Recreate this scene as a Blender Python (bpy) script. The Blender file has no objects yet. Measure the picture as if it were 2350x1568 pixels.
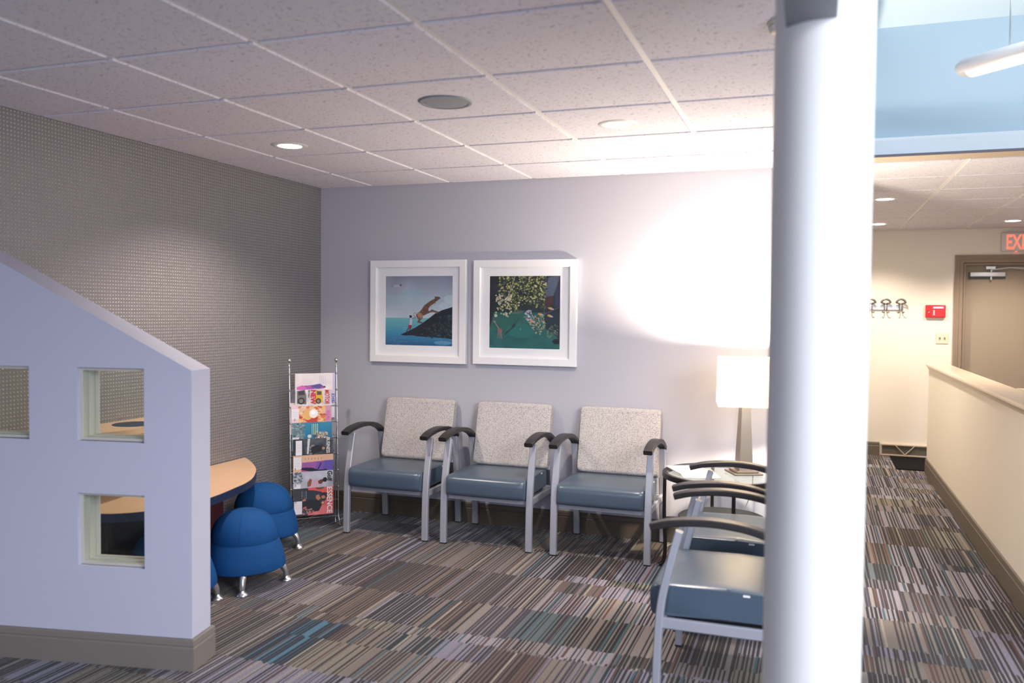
import bpy, bmesh, math, random
import numpy as np
from mathutils import Vector, Matrix

C = bpy.context.scene.collection
R = math.radians
PI = math.pi

# ------------------------------------------------------------------ camera
cam_d = bpy.data.cameras.new('camera')
cam = bpy.data.objects.new('camera', cam_d)
C.objects.link(cam)
cam.location = (3.479, -5.487, 1.475)
_yaw, _pitch, _roll = 0.343097, -0.033824, 0.010036
_f = Vector((-math.sin(_yaw) * math.cos(_pitch), math.cos(_yaw) * math.cos(_pitch), math.sin(_pitch)))
_r0 = Vector((math.cos(_yaw), math.sin(_yaw), 0))
_u0 = _r0.cross(_f)
_r = _r0 * math.cos(_roll) + _u0 * math.sin(_roll)
_u = -_r0 * math.sin(_roll) + _u0 * math.cos(_roll)
cam.matrix_world = Matrix(((_r.x, _u.x, -_f.x, 3.479), (_r.y, _u.y, -_f.y, -5.487), (_r.z, _u.z, -_f.z, 1.475), (0, 0, 0, 1)))
cam_d.sensor_width = 36
cam_d.lens = 36 * 1946.4 / 2350
cam_d.clip_start = 0.05
cam_d.dof.use_dof = True
cam_d.dof.focus_distance = 5.6
cam_d.dof.aperture_fstop = 2.0
bpy.context.scene.camera = cam

# ------------------------------------------------------------------ world, view, daylight
sc = bpy.context.scene
w = bpy.data.worlds.new('world')
sc.world = w
w.use_nodes = True
w.node_tree.nodes['Background'].inputs[0].default_value = (0.55, 0.68, 1.0, 1)
w.node_tree.nodes['Background'].inputs[1].default_value = 0.35
sc.view_settings.view_transform = 'Standard'
sc.view_settings.look = 'None'
sc.view_settings.gamma = 1
sc.view_settings.use_curve_mapping = False
sc.view_settings.exposure = 0.12


def area(name, loc, aim, sx, sy, power, col):
    d = bpy.data.lights.new(name, 'AREA')
    d.shape = 'RECTANGLE'
    d.size, d.size_y, d.energy, d.color = sx, sy, power, col
    o = bpy.data.objects.new(name, d)
    C.objects.link(o)
    o.location = loc
    o.rotation_euler = (Vector(aim) - Vector(loc)).to_track_quat('-Z', 'Y').to_euler()
    return o


area('daylight_skylight', (5.35, -5.0, 3.08), (4.2, -4.4, 0.0), 1.7, 3.6, 420, (0.91, 0.94, 1.0))
area('daylight_right_window', (6.50, -6.0, 1.5), (1.5, -3.6, 0.9), 2.9, 1.8, 115, (0.76, 0.84, 1.0))
area('daylight_front_window', (2.4, -9.3, 1.5), (1.6, -2.0, 1.3), 3.6, 1.8, 70, (0.68, 0.76, 1.0))

# ------------------------------------------------------------------ helpers


def lin(h):
    h = h.lstrip('#')
    v = [int(h[i:i + 2], 16) / 255 for i in (0, 2, 4)]
    return tuple((c / 12.92 if c <= 0.04045 else ((c + 0.055) / 1.055) ** 2.4) for c in v)


def mat(name, col, rough=0.5, metal=0.0, spec=0.5, bump=None, grain=None, coat=0):
    """principled with optional procedural bump (scale, strength) and colour grain (scale, amount)"""
    m = bpy.data.materials.new(name)
    m.use_nodes = True
    nt = m.node_tree
    b = nt.nodes['Principled BSDF']
    if isinstance(col, str):
        col = lin(col)
    b.inputs['Base Color'].default_value = (*col, 1)
    b.inputs['Roughness'].default_value = rough
    b.inputs['Metallic'].default_value = metal
    b.inputs['Specular IOR Level'].default_value = spec
    if coat:
        b.inputs['Coat Weight'].default_value = coat
    tc = nt.nodes.new('ShaderNodeTexCoord')
    if grain:
        n = nt.nodes.new('ShaderNodeTexNoise')
        n.inputs['Scale'].default_value = grain[0]
        n.inputs['Detail'].default_value = 4
        nt.links.new(tc.outputs['Object'], n.inputs['Vector'])
        mx = nt.nodes.new('ShaderNodeMix')
        mx.data_type = 'RGBA'
        a = grain[1]
        mx.inputs[6].default_value = (*[max(0, c * (1 - a)) for c in col], 1)
        mx.inputs[7].default_value = (*[min(1, c * (1 + a)) for c in col], 1)
        nt.links.new(n.outputs['Fac'], mx.inputs[0])
        nt.links.new(mx.outputs[2], b.inputs['Base Color'])
    if bump:
        n = nt.nodes.new('ShaderNodeTexNoise')
        n.inputs['Scale'].default_value = bump[0]
        n.inputs['Detail'].default_value = 3
        nt.links.new(tc.outputs['Object'], n.inputs['Vector'])
        bp = nt.nodes.new('ShaderNodeBump')
        bp.inputs['Strength'].default_value = bump[1]
        bp.inputs['Distance'].default_value = 0.002
        nt.links.new(n.outputs['Fac'], bp.inputs['Height'])
        nt.links.new(bp.outputs['Normal'], b.inputs['Normal'])
    return m


def emis(name, col, strength):
    m = bpy.data.materials.new(name)
    m.use_nodes = True
    nt = m.node_tree
    nt.nodes.remove(nt.nodes['Principled BSDF'])
    e = nt.nodes.new('ShaderNodeEmission')
    e.inputs[0].default_value = (*col, 1)
    e.inputs[1].default_value = strength
    nt.links.new(e.outputs[0], nt.nodes['Material Output'].inputs[0])
    return m


def thin_glass(name, tint=(0.95, 0.97, 0.95), refl=1.0):
    m = bpy.data.materials.new(name)
    m.use_nodes = True
    nt = m.node_tree
    nt.nodes.remove(nt.nodes['Principled BSDF'])
    t = nt.nodes.new('ShaderNodeBsdfTransparent')
    t.inputs[0].default_value = (*tint, 1)
    g = nt.nodes.new('ShaderNodeBsdfGlossy')
    g.inputs['Roughness'].default_value = 0.03
    fr = nt.nodes.new('ShaderNodeFresnel')
    fr.inputs[0].default_value = 1.45
    mu = nt.nodes.new('ShaderNodeMath')
    mu.operation = 'MULTIPLY'
    mu.inputs[1].default_value = refl
    mx = nt.nodes.new('ShaderNodeMixShader')
    # thin pane: only the entering side reflects, the far side of the same pane lets the ray out
    ge = nt.nodes.new('ShaderNodeNewGeometry')
    fb = nt.nodes.new('ShaderNodeMath')
    fb.operation = 'SUBTRACT'
    fb.inputs[0].default_value = 1.0
    nt.links.new(ge.outputs['Backfacing'], fb.inputs[1])
    m2 = nt.nodes.new('ShaderNodeMath')
    m2.operation = 'MULTIPLY'
    nt.links.new(fr.outputs[0], mu.inputs[0])
    nt.links.new(mu.outputs[0], m2.inputs[0])
    nt.links.new(fb.outputs[0], m2.inputs[1])
    nt.links.new(m2.outputs[0], mx.inputs[0])
    nt.links.new(t.outputs[0], mx.inputs[1])
    nt.links.new(g.outputs[0], mx.inputs[2])
    nt.links.new(mx.outputs[0], nt.nodes['Material Output'].inputs[0])
    return m


class G:
    """tiny node-math helper"""

    def __init__(s, nt):
        s.nt = nt

    def m(s, op, a, b=None, c=None):
        n = s.nt.nodes.new('ShaderNodeMath')
        n.operation = op
        for i, v in enumerate((a, b, c)):
            if v is None:
                continue
            if isinstance(v, (int, float)):
                n.inputs[i].default_value = v
            else:
                s.nt.links.new(v, n.inputs[i])
        return n.outputs[0]

    def vec(s, x, y, z=0.0):
        n = s.nt.nodes.new('ShaderNodeCombineXYZ')
        for i, v in enumerate((x, y, z)):
            if isinstance(v, (int, float)):
                n.inputs[i].default_value = v
            else:
                s.nt.links.new(v, n.inputs[i])
        return n.outputs[0]

    def wn(s, v, col=False):
        n = s.nt.nodes.new('ShaderNodeTexWhiteNoise')
        n.noise_dimensions = '3D'
        s.nt.links.new(v, n.inputs['Vector'])
        return n.outputs['Color' if col else 'Value']

    def mix(s, f, a, b):
        n = s.nt.nodes.new('ShaderNodeMix')
        n.data_type = 'RGBA'
        for i, v in ((0, f), (6, a), (7, b)):
            if isinstance(v, (int, float)):
                n.inputs[i].default_value = v
            elif isinstance(v, tuple):
                n.inputs[i].default_value = (*v[:3], 1)
            else:
                s.nt.links.new(v, n.inputs[i])
        return n.outputs[2]

    def ramp(s, f, stops, const=True):
        n = s.nt.nodes.new('ShaderNodeValToRGB')
        e = n.color_ramp.elements
        n.color_ramp.interpolation = 'CONSTANT' if const else 'LINEAR'
        while len(e) > 1:
            e.remove(e[-1])
        e[0].position, e[0].color = stops[0][0], (*stops[0][1], 1)
        for p, c in stops[1:]:
            k = e.new(p)
            k.color = (*c, 1)
        s.nt.links.new(f, n.inputs[0])
        return n.outputs[0]


def obj(name, bm, m=None, parent=None, smooth=False, recalc=True):
    if recalc:
        bmesh.ops.recalc_face_normals(bm, faces=bm.faces)
    me = bpy.data.meshes.new(name)
    bm.to_mesh(me)
    bm.free()
    if m:
        me.materials.append(m)
    if smooth:
        me.polygons.foreach_set('use_smooth', [True] * len(me.polygons))
        if smooth != 'all':
            me.set_sharp_from_angle(angle=R(38))
    o = bpy.data.objects.new(name, me)
    C.objects.link(o)
    if parent:
        o.parent = parent
    return o


def tag(o, label=None, cat=None, group=None, kind=None):
    if label:
        o['label'] = label
    if cat:
        o['category'] = cat
    if group:
        o['group'] = group
    if kind:
        o['kind'] = kind
    return o


def thing(name, label, cat, loc=(0, 0, 0), rz=0, group=None):
    o = bpy.data.objects.new(name, None)
    o.empty_display_size = 0.1
    C.objects.link(o)
    o.location = loc
    o.rotation_euler = (0, 0, rz)
    return tag(o, label, cat, group)


def structure(name, parent=None):
    o = bpy.data.objects.new(name, None)
    o.empty_display_size = 0.1
    C.objects.link(o)
    o['kind'] = 'structure'
    return o


def copy_tree(o, parent=None):
    c = o.copy()
    C.objects.link(c)
    c.parent = parent
    for ch in list(o.children):
        copy_tree(ch, c)
    return c


def box(bm, x0, x1, y0, y1, z0, z1, bev=0.0, seg=2, M=None):
    t = bmesh.new()
    bmesh.ops.create_cube(t, size=1)
    for v in t.verts:
        v.co = Vector((x0 + (v.co.x + .5) * (x1 - x0), y0 + (v.co.y + .5) * (y1 - y0), z0 + (v.co.z + .5) * (z1 - z0)))
    if bev:
        bmesh.ops.bevel(t, geom=t.edges[:], offset=bev, segments=seg, profile=0.5, affect='EDGES')
    if M is not None:
        t.transform(M)
    me = bpy.data.meshes.new('tmp')
    t.to_mesh(me)
    t.free()
    bm.from_mesh(me)
    bpy.data.meshes.remove(me)
    return bm


def B(*a, **k):
    return box(bmesh.new(), *a, **k)


def loft(bm, rings, closed_ring=True, caps=True):
    vs = [[bm.verts.new(p) for p in r] for r in rings]
    n = len(rings[0])
    for a, b in zip(vs, vs[1:]):
        for i in range(n if closed_ring else n - 1):
            j = (i + 1) % n
            bm.faces.new((a[i], a[j], b[j], b[i]))
    if caps and closed_ring:
        bm.faces.new(vs[0][::-1])
        bm.faces.new(vs[-1])
    return bm


def lathe(bm, prof, n=32, cx=0, cy=0, M=None):
    """prof: list of (r,z); r=0 closes"""
    t = bmesh.new()
    rings = []
    for r, z in prof:
        if r < 1e-6:
            rings.append([t.verts.new((cx, cy, z))])
        else:
            rings.append([t.verts.new((cx + r * math.cos(2 * PI * i / n), cy + r * math.sin(2 * PI * i / n), z)) for i in range(n)])
    for a, b in zip(rings, rings[1:]):
        for i in range(n):
            j = (i + 1) % n
            if len(a) == 1 and len(b) == 1:
                continue
            if len(a) == 1:
                t.faces.new((a[0], b[j], b[i]))
            elif len(b) == 1:
                t.faces.new((a[i], a[j], b[0]))
            else:
                t.faces.new((a[i], a[j], b[j], b[i]))
    if M is not None:
        t.transform(M)
    me = bpy.data.meshes.new('tmp')
    t.to_mesh(me)
    t.free()
    bm.from_mesh(me)
    bpy.data.meshes.remove(me)
    return bm


def tube(bm, pts, r, n=10, caps=True, up=None):
    """round tube along pts, r number or list"""
    pts = [Vector(p) for p in pts]
    rings = []
    prev = None
    for i, p in enumerate(pts):
        d = (pts[min(i + 1, len(pts) - 1)] - pts[max(i - 1, 0)]).normalized()
        if prev is None:
            a = d.orthogonal().normalized() if up is None else (Vector(up) - d * d.dot(Vector(up))).normalized()
        else:
            a = (prev - d * d.dot(prev)).normalized()
        prev = a
        b = d.cross(a)
        rr = r[i] if isinstance(r, (list, tuple)) else r
        rings.append([p + (a * math.cos(2 * PI * k / n) + b * math.sin(2 * PI * k / n)) * rr for k in range(n)])
    return loft(bm, rings, caps=caps)


def bezier(pts, n=8):
    """Catmull-Rom through pts"""
    P = [Vector(p) for p in pts]
    out = []
    for i in range(len(P) - 1):
        p0, p1, p2, p3 = P[max(i - 1, 0)], P[i], P[i + 1], P[min(i + 2, len(P) - 1)]
        for k in range(n):
            t = k / n
            out.append(0.5 * ((2 * p1) + (-p0 + p2) * t + (2 * p0 - 5 * p1 + 4 * p2 - p3) * t * t + (-p0 + 3 * p1 - 3 * p2 + p3) * t ** 3))
    out.append(P[-1])
    return out


def bar_yz(bm, path, x, wx, th, bev=0.004):
    """flat bar in a side plane: path of (y,z), width wx across x, thickness th in plane; slightly chamfered"""
    pts = [Vector((0, p[0], p[1])) for p in path]
    rings = []
    for i, p in enumerate(pts):
        d = (pts[min(i + 1, len(pts) - 1)] - pts[max(i - 1, 0)]).normalized()
        nrm = Vector((0, -d.z, d.y))
        t = th[i] if isinstance(th, (list, tuple)) else th
        wv = wx[i] if isinstance(wx, (list, tuple)) else wx
        h, g = wv / 2, t / 2
        c = min(bev, g * 0.8)
        prof = [(-h + c, -g), (h - c, -g), (h, -g + c), (h, g - c), (h - c, g), (-h + c, g), (-h, g - c), (-h, -g + c)]
        rings.append([Vector((x + a, 0, 0)) + p + nrm * b for a, b in prof])
    return loft(bm, rings)


def prism(bm, poly, z0, z1):
    """poly list of (x,y) -> vertical prism"""
    a = [bm.verts.new((p[0], p[1], z0)) for p in poly]
    b = [bm.verts.new((p[0], p[1], z1)) for p in poly]
    n = len(poly)
    bm.faces.new(a[::-1])
    bm.faces.new(b)
    for i in range(n):
        j = (i + 1) % n
        bm.faces.new((a[i], a[j], b[j], b[i]))
    return bm


def sweep_profile(bm, path, prof):
    """path: list of (x,y) polyline on the floor, prof: list of (out, z), out is to the right of travel; mitred corners"""
    P = [Vector((p[0], p[1], 0)) for p in path]
    rings = []
    for i, p in enumerate(P):
        if i == 0:
            d = (P[1] - P[0]).normalized()
            nrm = Vector((d.y, -d.x, 0))
        elif i == len(P) - 1:
            d = (P[-1] - P[-2]).normalized()
            nrm = Vector((d.y, -d.x, 0))
        else:
            d1 = (P[i] - P[i - 1]).normalized()
            d2 = (P[i + 1] - P[i]).normalized()
            n1, n2 = Vector((d1.y, -d1.x, 0)), Vector((d2.y, -d2.x, 0))
            nrm = (n1 + n2) / (1 + n1.dot(n2))
        rings.append([p + nrm * o + Vector((0, 0, z)) for o, z in prof])
    return loft(bm, rings)


# ------------------------------------------------------------------ flat prints: colour grids written on a mesh


class Canvas:
    def __init__(s, w, h, col, seed=0):
        s.w, s.h = w, h
        s.a = np.zeros((h, w, 3))
        s.a[:] = s.c(col)
        s.X, s.Y = np.meshgrid((np.arange(w) + .5) / w, (np.arange(h) + .5) / h)
        s.rng = np.random.default_rng(seed)

    def c(s, col):
        if isinstance(col, str):
            col = col.lstrip('#')
            return np.array([int(col[i:i + 2], 16) / 255 for i in (0, 2, 4)])
        return np.array(col)

    def mask(s, m, col, al=1.0):
        k = (m.astype(float) * al)[..., None]
        s.a = s.a * (1 - k) + s.c(col) * k

    def poly(s, pts, col, al=1.0):
        m = np.zeros_like(s.X, bool)
        n = len(pts)
        for i in range(n):
            x1, y1 = pts[i]
            x2, y2 = pts[(i + 1) % n]
            if y1 == y2:
                continue
            cr = ((y1 > s.Y) != (y2 > s.Y)) & (s.X < (x2 - x1) * (s.Y - y1) / (y2 - y1) + x1)
            m ^= cr
        s.mask(m, col, al)
        return m

    def ell(s, x, y, rx, ry, col, al=1.0, rot=0):
        dx, dy = s.X - x, (s.Y - y)
        c, q = math.cos(rot), math.sin(rot)
        u, v = dx * c + dy * q, -dx * q + dy * c
        s.mask((u / rx) ** 2 + (v / ry) ** 2 < 1, col, al)

    def line(s, x1, y1, x2, y2, wd, col, al=1.0):
        dx, dy = x2 - x1, y2 - y1
        L = max(1e-9, dx * dx + dy * dy)
        t = np.clip(((s.X - x1) * dx + (s.Y - y1) * dy) / L, 0, 1)
        s.mask((s.X - x1 - t * dx) ** 2 + (s.Y - y1 - t * dy) ** 2 < (wd / 2) ** 2, col, al)

    def grad(s, y0, y1, c0, c1, mask=None):
        t = np.clip((s.Y - y0) / (y1 - y0), 0, 1)[..., None]
        g = s.c(c0) * (1 - t) + s.c(c1) * t
        m = ((s.Y >= y0) & (s.Y < y1)) if mask is None else mask
        s.a = np.where(m[..., None], g, s.a)

    def noise(s, cells, amp, mask=None):
        h, w = cells
        g = s.rng.normal(0, 1, (h + 1, w + 1))
        yy, xx = s.Y * h, s.X * w
        y0, x0 = np.floor(yy).astype(int), np.floor(xx).astype(int)
        fy, fx = yy - y0, xx - x0
        v = (g[y0, x0] * (1 - fy) * (1 - fx) + g[y0, x0 + 1] * (1 - fy) * fx + g[y0 + 1, x0] * fy * (1 - fx) + g[y0 + 1, x0 + 1] * fy * fx) * amp
        if mask is not None:
            v = v * mask
        s.a = np.clip(s.a + v[..., None], 0, 1)

    def blobs(s, n, xr, yr, r, cols, al=0.9, inside=None):
        for _ in range(n):
            x, y = s.rng.uniform(*xr), s.rng.uniform(*yr)
            if inside and not inside(x, y):
                continue
            rr = s.rng.uniform(*r)
            s.ell(x, y, rr, rr * s.rng.uniform(.6, 1), cols[s.rng.integers(len(cols))], al, s.rng.uniform(0, 3))


def vcol_mat(name, rough=0.4, coat=0.0):
    m = bpy.data.materials.new(name)
    m.use_nodes = True
    nt = m.node_tree
    a = nt.nodes.new('ShaderNodeVertexColor')
    a.layer_name = 'print'
    b = nt.nodes['Principled BSDF']
    b.inputs['Roughness'].default_value = rough
    b.inputs['Coat Weight'].default_value = coat
    nt.links.new(a.outputs[0], b.inputs['Base Color'])
    return m


def print_mesh(name, cv, wd, ht, m, parent, bend=None):
    """grid in local x (0..wd) and z (0..ht), facing -y, canvas row 0 at the top"""
    h, w_ = cv.h, cv.w
    xs = (np.arange(w_)) / (w_ - 1) * wd
    zs = ht - (np.arange(h)) / (h - 1) * ht
    XX, ZZ = np.meshgrid(xs, zs)
    YY = np.zeros_like(XX) if bend is None else bend(XX / wd, ZZ / ht)
    co = np.stack([XX, YY, ZZ], -1).reshape(-1, 3)
    i = np.arange(h - 1)[:, None] * w_ + np.arange(w_ - 1)[None, :]
    f = np.stack([i, i + w_, i + w_ + 1, i + 1], -1).reshape(-1, 4)
    me = bpy.data.meshes.new(name)
    me.vertices.add(len(co))
    me.vertices.foreach_set('co', co.ravel())
    me.loops.add(f.size)
    me.loops.foreach_set('vertex_index', f.ravel().astype(np.int32))
    me.polygons.add(len(f))
    me.polygons.foreach_set('loop_start', np.arange(0, f.size, 4, dtype=np.int32))
    me.update(calc_edges=True)
    ca = me.color_attributes.new('print', 'FLOAT_COLOR', 'POINT')
    a = cv.a.reshape(-1, 3)
    l = np.where(a <= .04045, a / 12.92, ((a + .055) / 1.055) ** 2.4)
    ca.data.foreach_set('color', np.concatenate([l, np.ones((len(l), 1))], 1).ravel())
    me.materials.append(m)
    o = bpy.data.objects.new(name, me)
    C.objects.link(o)
    o.parent = parent
    return o


def text(name, s, size, m, parent, loc, rot, extr=0.0003, sx=1.0, bold=0.0, align='LEFT', shear=0, fit=None):
    cu = bpy.data.curves.new(name, 'FONT')
    cu.body = s
    cu.size = size
    cu.extrude = extr
    cu.offset = bold
    cu.align_x = align
    cu.shear = shear
    cu.resolution_u = 3
    cu.materials.append(m)
    o = bpy.data.objects.new(name, cu)
    C.objects.link(o)
    o.parent = parent
    o.location = loc
    o.rotation_euler = rot
    o.scale = (sx, 1, 1)
    bpy.context.view_layer.update()
    me = bpy.data.meshes.new_from_object(o)
    n = bpy.data.objects.new(name, me)
    C.objects.link(n)
    if fit:
        xs = [v.co.x for v in me.vertices]
        ys = [v.co.y for v in me.vertices]
        ax, ay = fit[0] / (max(xs) - min(xs)), fit[1] / (max(ys) - min(ys))
        for v in me.vertices:
            v.co.x = (v.co.x - min(xs)) * ax
            v.co.y = (v.co.y - min(ys)) * ay
    n.parent, n.location, n.rotation_euler, n.scale = parent, loc, rot, (sx, 1, 1)
    bpy.data.objects.remove(o)
    return n


# ------------------------------------------------------------------ materials
M_back = mat('paint_lilac_grey', (0.465, 0.46, 0.515), 0.75, bump=(260, 0.06), spec=0.3)
M_half = mat('paint_pale_lilac', (0.52, 0.52, 0.62), 0.7, bump=(260, 0.06), spec=0.3)
M_cream = mat('paint_cream', (0.80, 0.735, 0.63), 0.7, bump=(260, 0.05), spec=0.3)
M_blue = mat('paint_sky_blue', (0.40, 0.51, 0.60), 0.7, spec=0.3)
M_white = mat('paint_soft_white', (0.75, 0.78, 0.82), 0.6, spec=0.3)
M_fascia = mat('paint_fascia_pale', (0.62, 0.68, 0.74), 0.6, spec=0.3)
M_base = mat('taupe_baseboard', (0.105, 0.082, 0.062), 0.5, spec=0.4)
M_base_hall = mat('taupe_hall_baseboard', (0.135, 0.11, 0.085), 0.5, spec=0.4)
M_cap = mat('cream_wood_cap', (0.56, 0.46, 0.35), 0.28, spec=0.5)
M_door = mat('taupe_door_paint', (0.33, 0.265, 0.195), 0.55, spec=0.3, grain=(3, 0.05))
M_trimdoor = mat('taupe_door_trim', (0.27, 0.20, 0.145), 0.5, spec=0.3)
M_column = mat('column_white_paint', (0.72, 0.715, 0.70), 0.45, spec=0.5)
M_beam = mat('beam_grey_metal', (0.22, 0.23, 0.25), 0.5)
M_tee = mat('ceiling_tee_white', (0.78, 0.75, 0.75), 0.5)
M_silver = mat('silver_powder_coat', (0.43, 0.44, 0.50), 0.40, metal=0.35, spec=0.5)
M_chrome = mat('chrome_wire', (0.72, 0.70, 0.68), 0.18, metal=1.0)
M_brushed = mat('brushed_aluminium', (0.66, 0.68, 0.72), 0.28, metal=0.95)
M_black = mat('black_arm_plastic', (0.020, 0.017, 0.018), 0.42, spec=0.45, bump=(300, 0.08))
M_blackfoot = mat('black_glide_plastic', (0.012, 0.012, 0.014), 0.5)
M_vinyl = mat('blue_grey_vinyl', (0.064, 0.096, 0.138), 0.30, spec=0.75, bump=(220, 0.1), grain=(2.5, 0.06))
M_royal = mat('royal_blue_knit', (0.004, 0.062, 0.215), 0.8, spec=0.25, bump=(500, 0.3), grain=(8, 0.1))
M_navy = mat('navy_edge_band', (0.008, 0.022, 0.07), 0.45)
M_maroon = mat('maroon_panel', (0.075, 0.012, 0.012), 0.5)
M_darkp = mat('dark_panel', (0.012, 0.012, 0.014), 0.5)
M_iron = mat('dark_bronze_metal', (0.018, 0.014, 0.016), 0.35, metal=0.3)
M_frame = mat('white_frame_lacquer', (0.86, 0.84, 0.84), 0.35)
M_matb = mat('white_mount_board', (0.86, 0.84, 0.85), 0.9, spec=0.1)
M_glass = thin_glass('clear_glass', refl=0.9)
M_picglass = thin_glass('picture_glass', (1, 1, 1), 0.5)
M_tabglass = thin_glass('table_glass', (0.90, 0.95, 0.93), 1.0)
M_paper = mat('paper_pages', (0.75, 0.73, 0.70), 0.7)
M_print = vcol_mat('printed_cover', 0.35, 0.15)
M_art = vcol_mat('art_print', 0.6)
M_trim = mat('downlight_trim_white', (0.70, 0.68, 0.66), 0.4)
M_lens = emis('downlight_lens_glow', (1.0, 0.93, 0.84), 14)
M_grille = mat('speaker_grille_grey', (0.27, 0.28, 0.32), 0.7)
M_red = mat('fire_panel_red', (0.72, 0.012, 0.016), 0.4)
M_redd = mat('fire_panel_dark_red', (0.42, 0.01, 0.012), 0.4)
M_ivory = mat('ivory_plastic', (0.66, 0.60, 0.44), 0.4)
M_mat = mat('black_rubber_mat', (0.006, 0.006, 0.007), 0.95, spec=0.1, bump=(120, 0.4))
M_vent = mat('beige_register', (0.50, 0.41, 0.32), 0.4)
M_ventd = mat('vent_mesh_dark', (0.10, 0.085, 0.065), 0.7)
M_steel = mat('pewter_hook_metal', (0.17, 0.155, 0.14), 0.35, metal=0.8)
M_rail = mat('pale_steel_rail', (0.55, 0.54, 0.55), 0.35, metal=0.4)
M_exit = mat('exit_sign_housing', (0.62, 0.58, 0.56), 0.4)
M_exitr = emis('exit_letters_red', (1.0, 0.16, 0.10), 1.6)
M_closer = mat('closer_aluminium', (0.62, 0.62, 0.63), 0.35, metal=0.3)
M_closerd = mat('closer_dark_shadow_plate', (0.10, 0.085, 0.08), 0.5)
M_brass = mat('brass_escutcheon', (0.45, 0.28, 0.10), 0.3, metal=0.9)
M_cord = mat('pale_cord', (0.35, 0.33, 0.30), 0.5)
M_lampbase = mat('lamp_brushed_metal', (0.42, 0.35, 0.28), 0.28, metal=0.95, bump=(90, 0.05))
M_txtw = mat('ink_white', (0.85, 0.83, 0.80), 0.5)
M_txtr = mat('ink_red', (0.62, 0.02, 0.02), 0.5)
M_txtk = mat('ink_black', (0.02, 0.02, 0.02), 0.5)
M_txtp = mat('ink_pink', (0.75, 0.10, 0.45), 0.5)
M_txtb = mat('ink_blue', (0.05, 0.08, 0.45), 0.5)


def m_gb():
    m = mat('glass_block_body', (0.53, 0.51, 0.46), 0.15, spec=0.8)
    b = m.node_tree.nodes['Principled BSDF']
    b.inputs['Transmission Weight'].default_value = 0.0
    b.inputs['IOR'].default_value = 1.4
    return m


M_block = m_gb()


def m_shade():
    m = bpy.data.materials.new('lamp_shade_linen')
    m.use_nodes = True
    nt = m.node_tree
    b = nt.nodes['Principled BSDF']
    b.inputs['Base Color'].default_value = (0.9, 0.86, 0.78, 1)
    b.inputs['Roughness'].default_value = 0.9
    t = nt.nodes.new('ShaderNodeBsdfTranslucent')
    t.inputs[0].default_value = (1.0, 0.93, 0.80, 1)
    mx = nt.nodes.new('ShaderNodeMixShader')
    mx.inputs[0].default_value = 0.78
    nt.links.new(b.outputs[0], mx.inputs[1])
    nt.links.new(t.outputs[0], mx.inputs[2])
    nt.links.new(mx.outputs[0], nt.nodes['Material Output'].inputs[0])
    return m


M_shade = m_shade()


def m_tile():
    m = bpy.data.materials.new('acoustic_ceiling_tile')
    m.use_nodes = True
    nt = m.node_tree
    g = G(nt)
    b = nt.nodes['Principled BSDF']
    b.inputs['Roughness'].default_value = 0.9
    b.inputs['Specular IOR Level'].default_value = 0.1
    tc = nt.nodes.new('ShaderNodeTexCoord')
    n = nt.nodes.new('ShaderNodeTexNoise')
    n.inputs['Scale'].default_value = 75
    n.inputs['Detail'].default_value = 5
    n.inputs['Roughness'].default_value = 0.65
    nt.links.new(tc.outputs['Object'], n.inputs['Vector'])
    f = g.ramp(n.outputs['Fac'], [(0.0, (0, 0, 0)), (0.36, (0, 0, 0)), (0.43, (1, 1, 1))], const=False)
    nt.links.new(g.mix(f, (0.43, 0.41, 0.45), (0.70, 0.675, 0.755)), b.inputs['Base Color'])
    bp = nt.nodes.new('ShaderNodeBump')
    bp.inputs['Strength'].default_value = 0.35
    bp.inputs['Distance'].default_value = 0.002
    nt.links.new(n.outputs['Fac'], bp.inputs['Height'])
    nt.links.new(bp.outputs['Normal'], b.inputs['Normal'])
    return m


M_tile = m_tile()


def m_dotwall():
    m = bpy.data.materials.new('embossed_dot_wallcovering')
    m.use_nodes = True
    nt = m.node_tree
    g = G(nt)
    b = nt.nodes['Principled BSDF']
    b.inputs['Roughness'].default_value = 0.42
    b.inputs['Metallic'].default_value = 0.35
    tc = nt.nodes.new('ShaderNodeTexCoord')
    s = nt.nodes.new('ShaderNodeSeparateXYZ')
    nt.links.new(tc.outputs['Object'], s.inputs[0])
    p = 0.0185
    fy = g.m('SUBTRACT', g.m('FRACT', g.m('DIVIDE', s.outputs['Y'], p)), 0.5)
    fz = g.m('SUBTRACT', g.m('FRACT', g.m('DIVIDE', s.outputs['Z'], p)), 0.5)
    r2 = g.m('ADD', g.m('MULTIPLY', fy, fy), g.m('MULTIPLY', fz, fz))
    d = g.m('SUBTRACT', 1.0, g.m('MULTIPLY', r2, 12.0))
    d = g.m('MAXIMUM', d, 0.0)
    n = nt.nodes.new('ShaderNodeTexNoise')
    n.inputs['Scale'].default_value = 160
    nt.links.new(tc.outputs['Object'], n.inputs['Vector'])
    h = g.m('ADD', d, g.m('MULTIPLY', n.outputs['Fac'], 0.3))
    bp = nt.nodes.new('ShaderNodeBump')
    bp.inputs['Strength'].default_value = 0.9
    bp.inputs['Distance'].default_value = 0.0026
    nt.links.new(h, bp.inputs['Height'])
    nt.links.new(bp.outputs['Normal'], b.inputs['Normal'])
    nt.links.new(g.mix(d, (0.25, 0.235, 0.238), (0.52, 0.495, 0.50)), b.inputs['Base Color'])
    return m


M_dots = m_dotwall()


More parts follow.
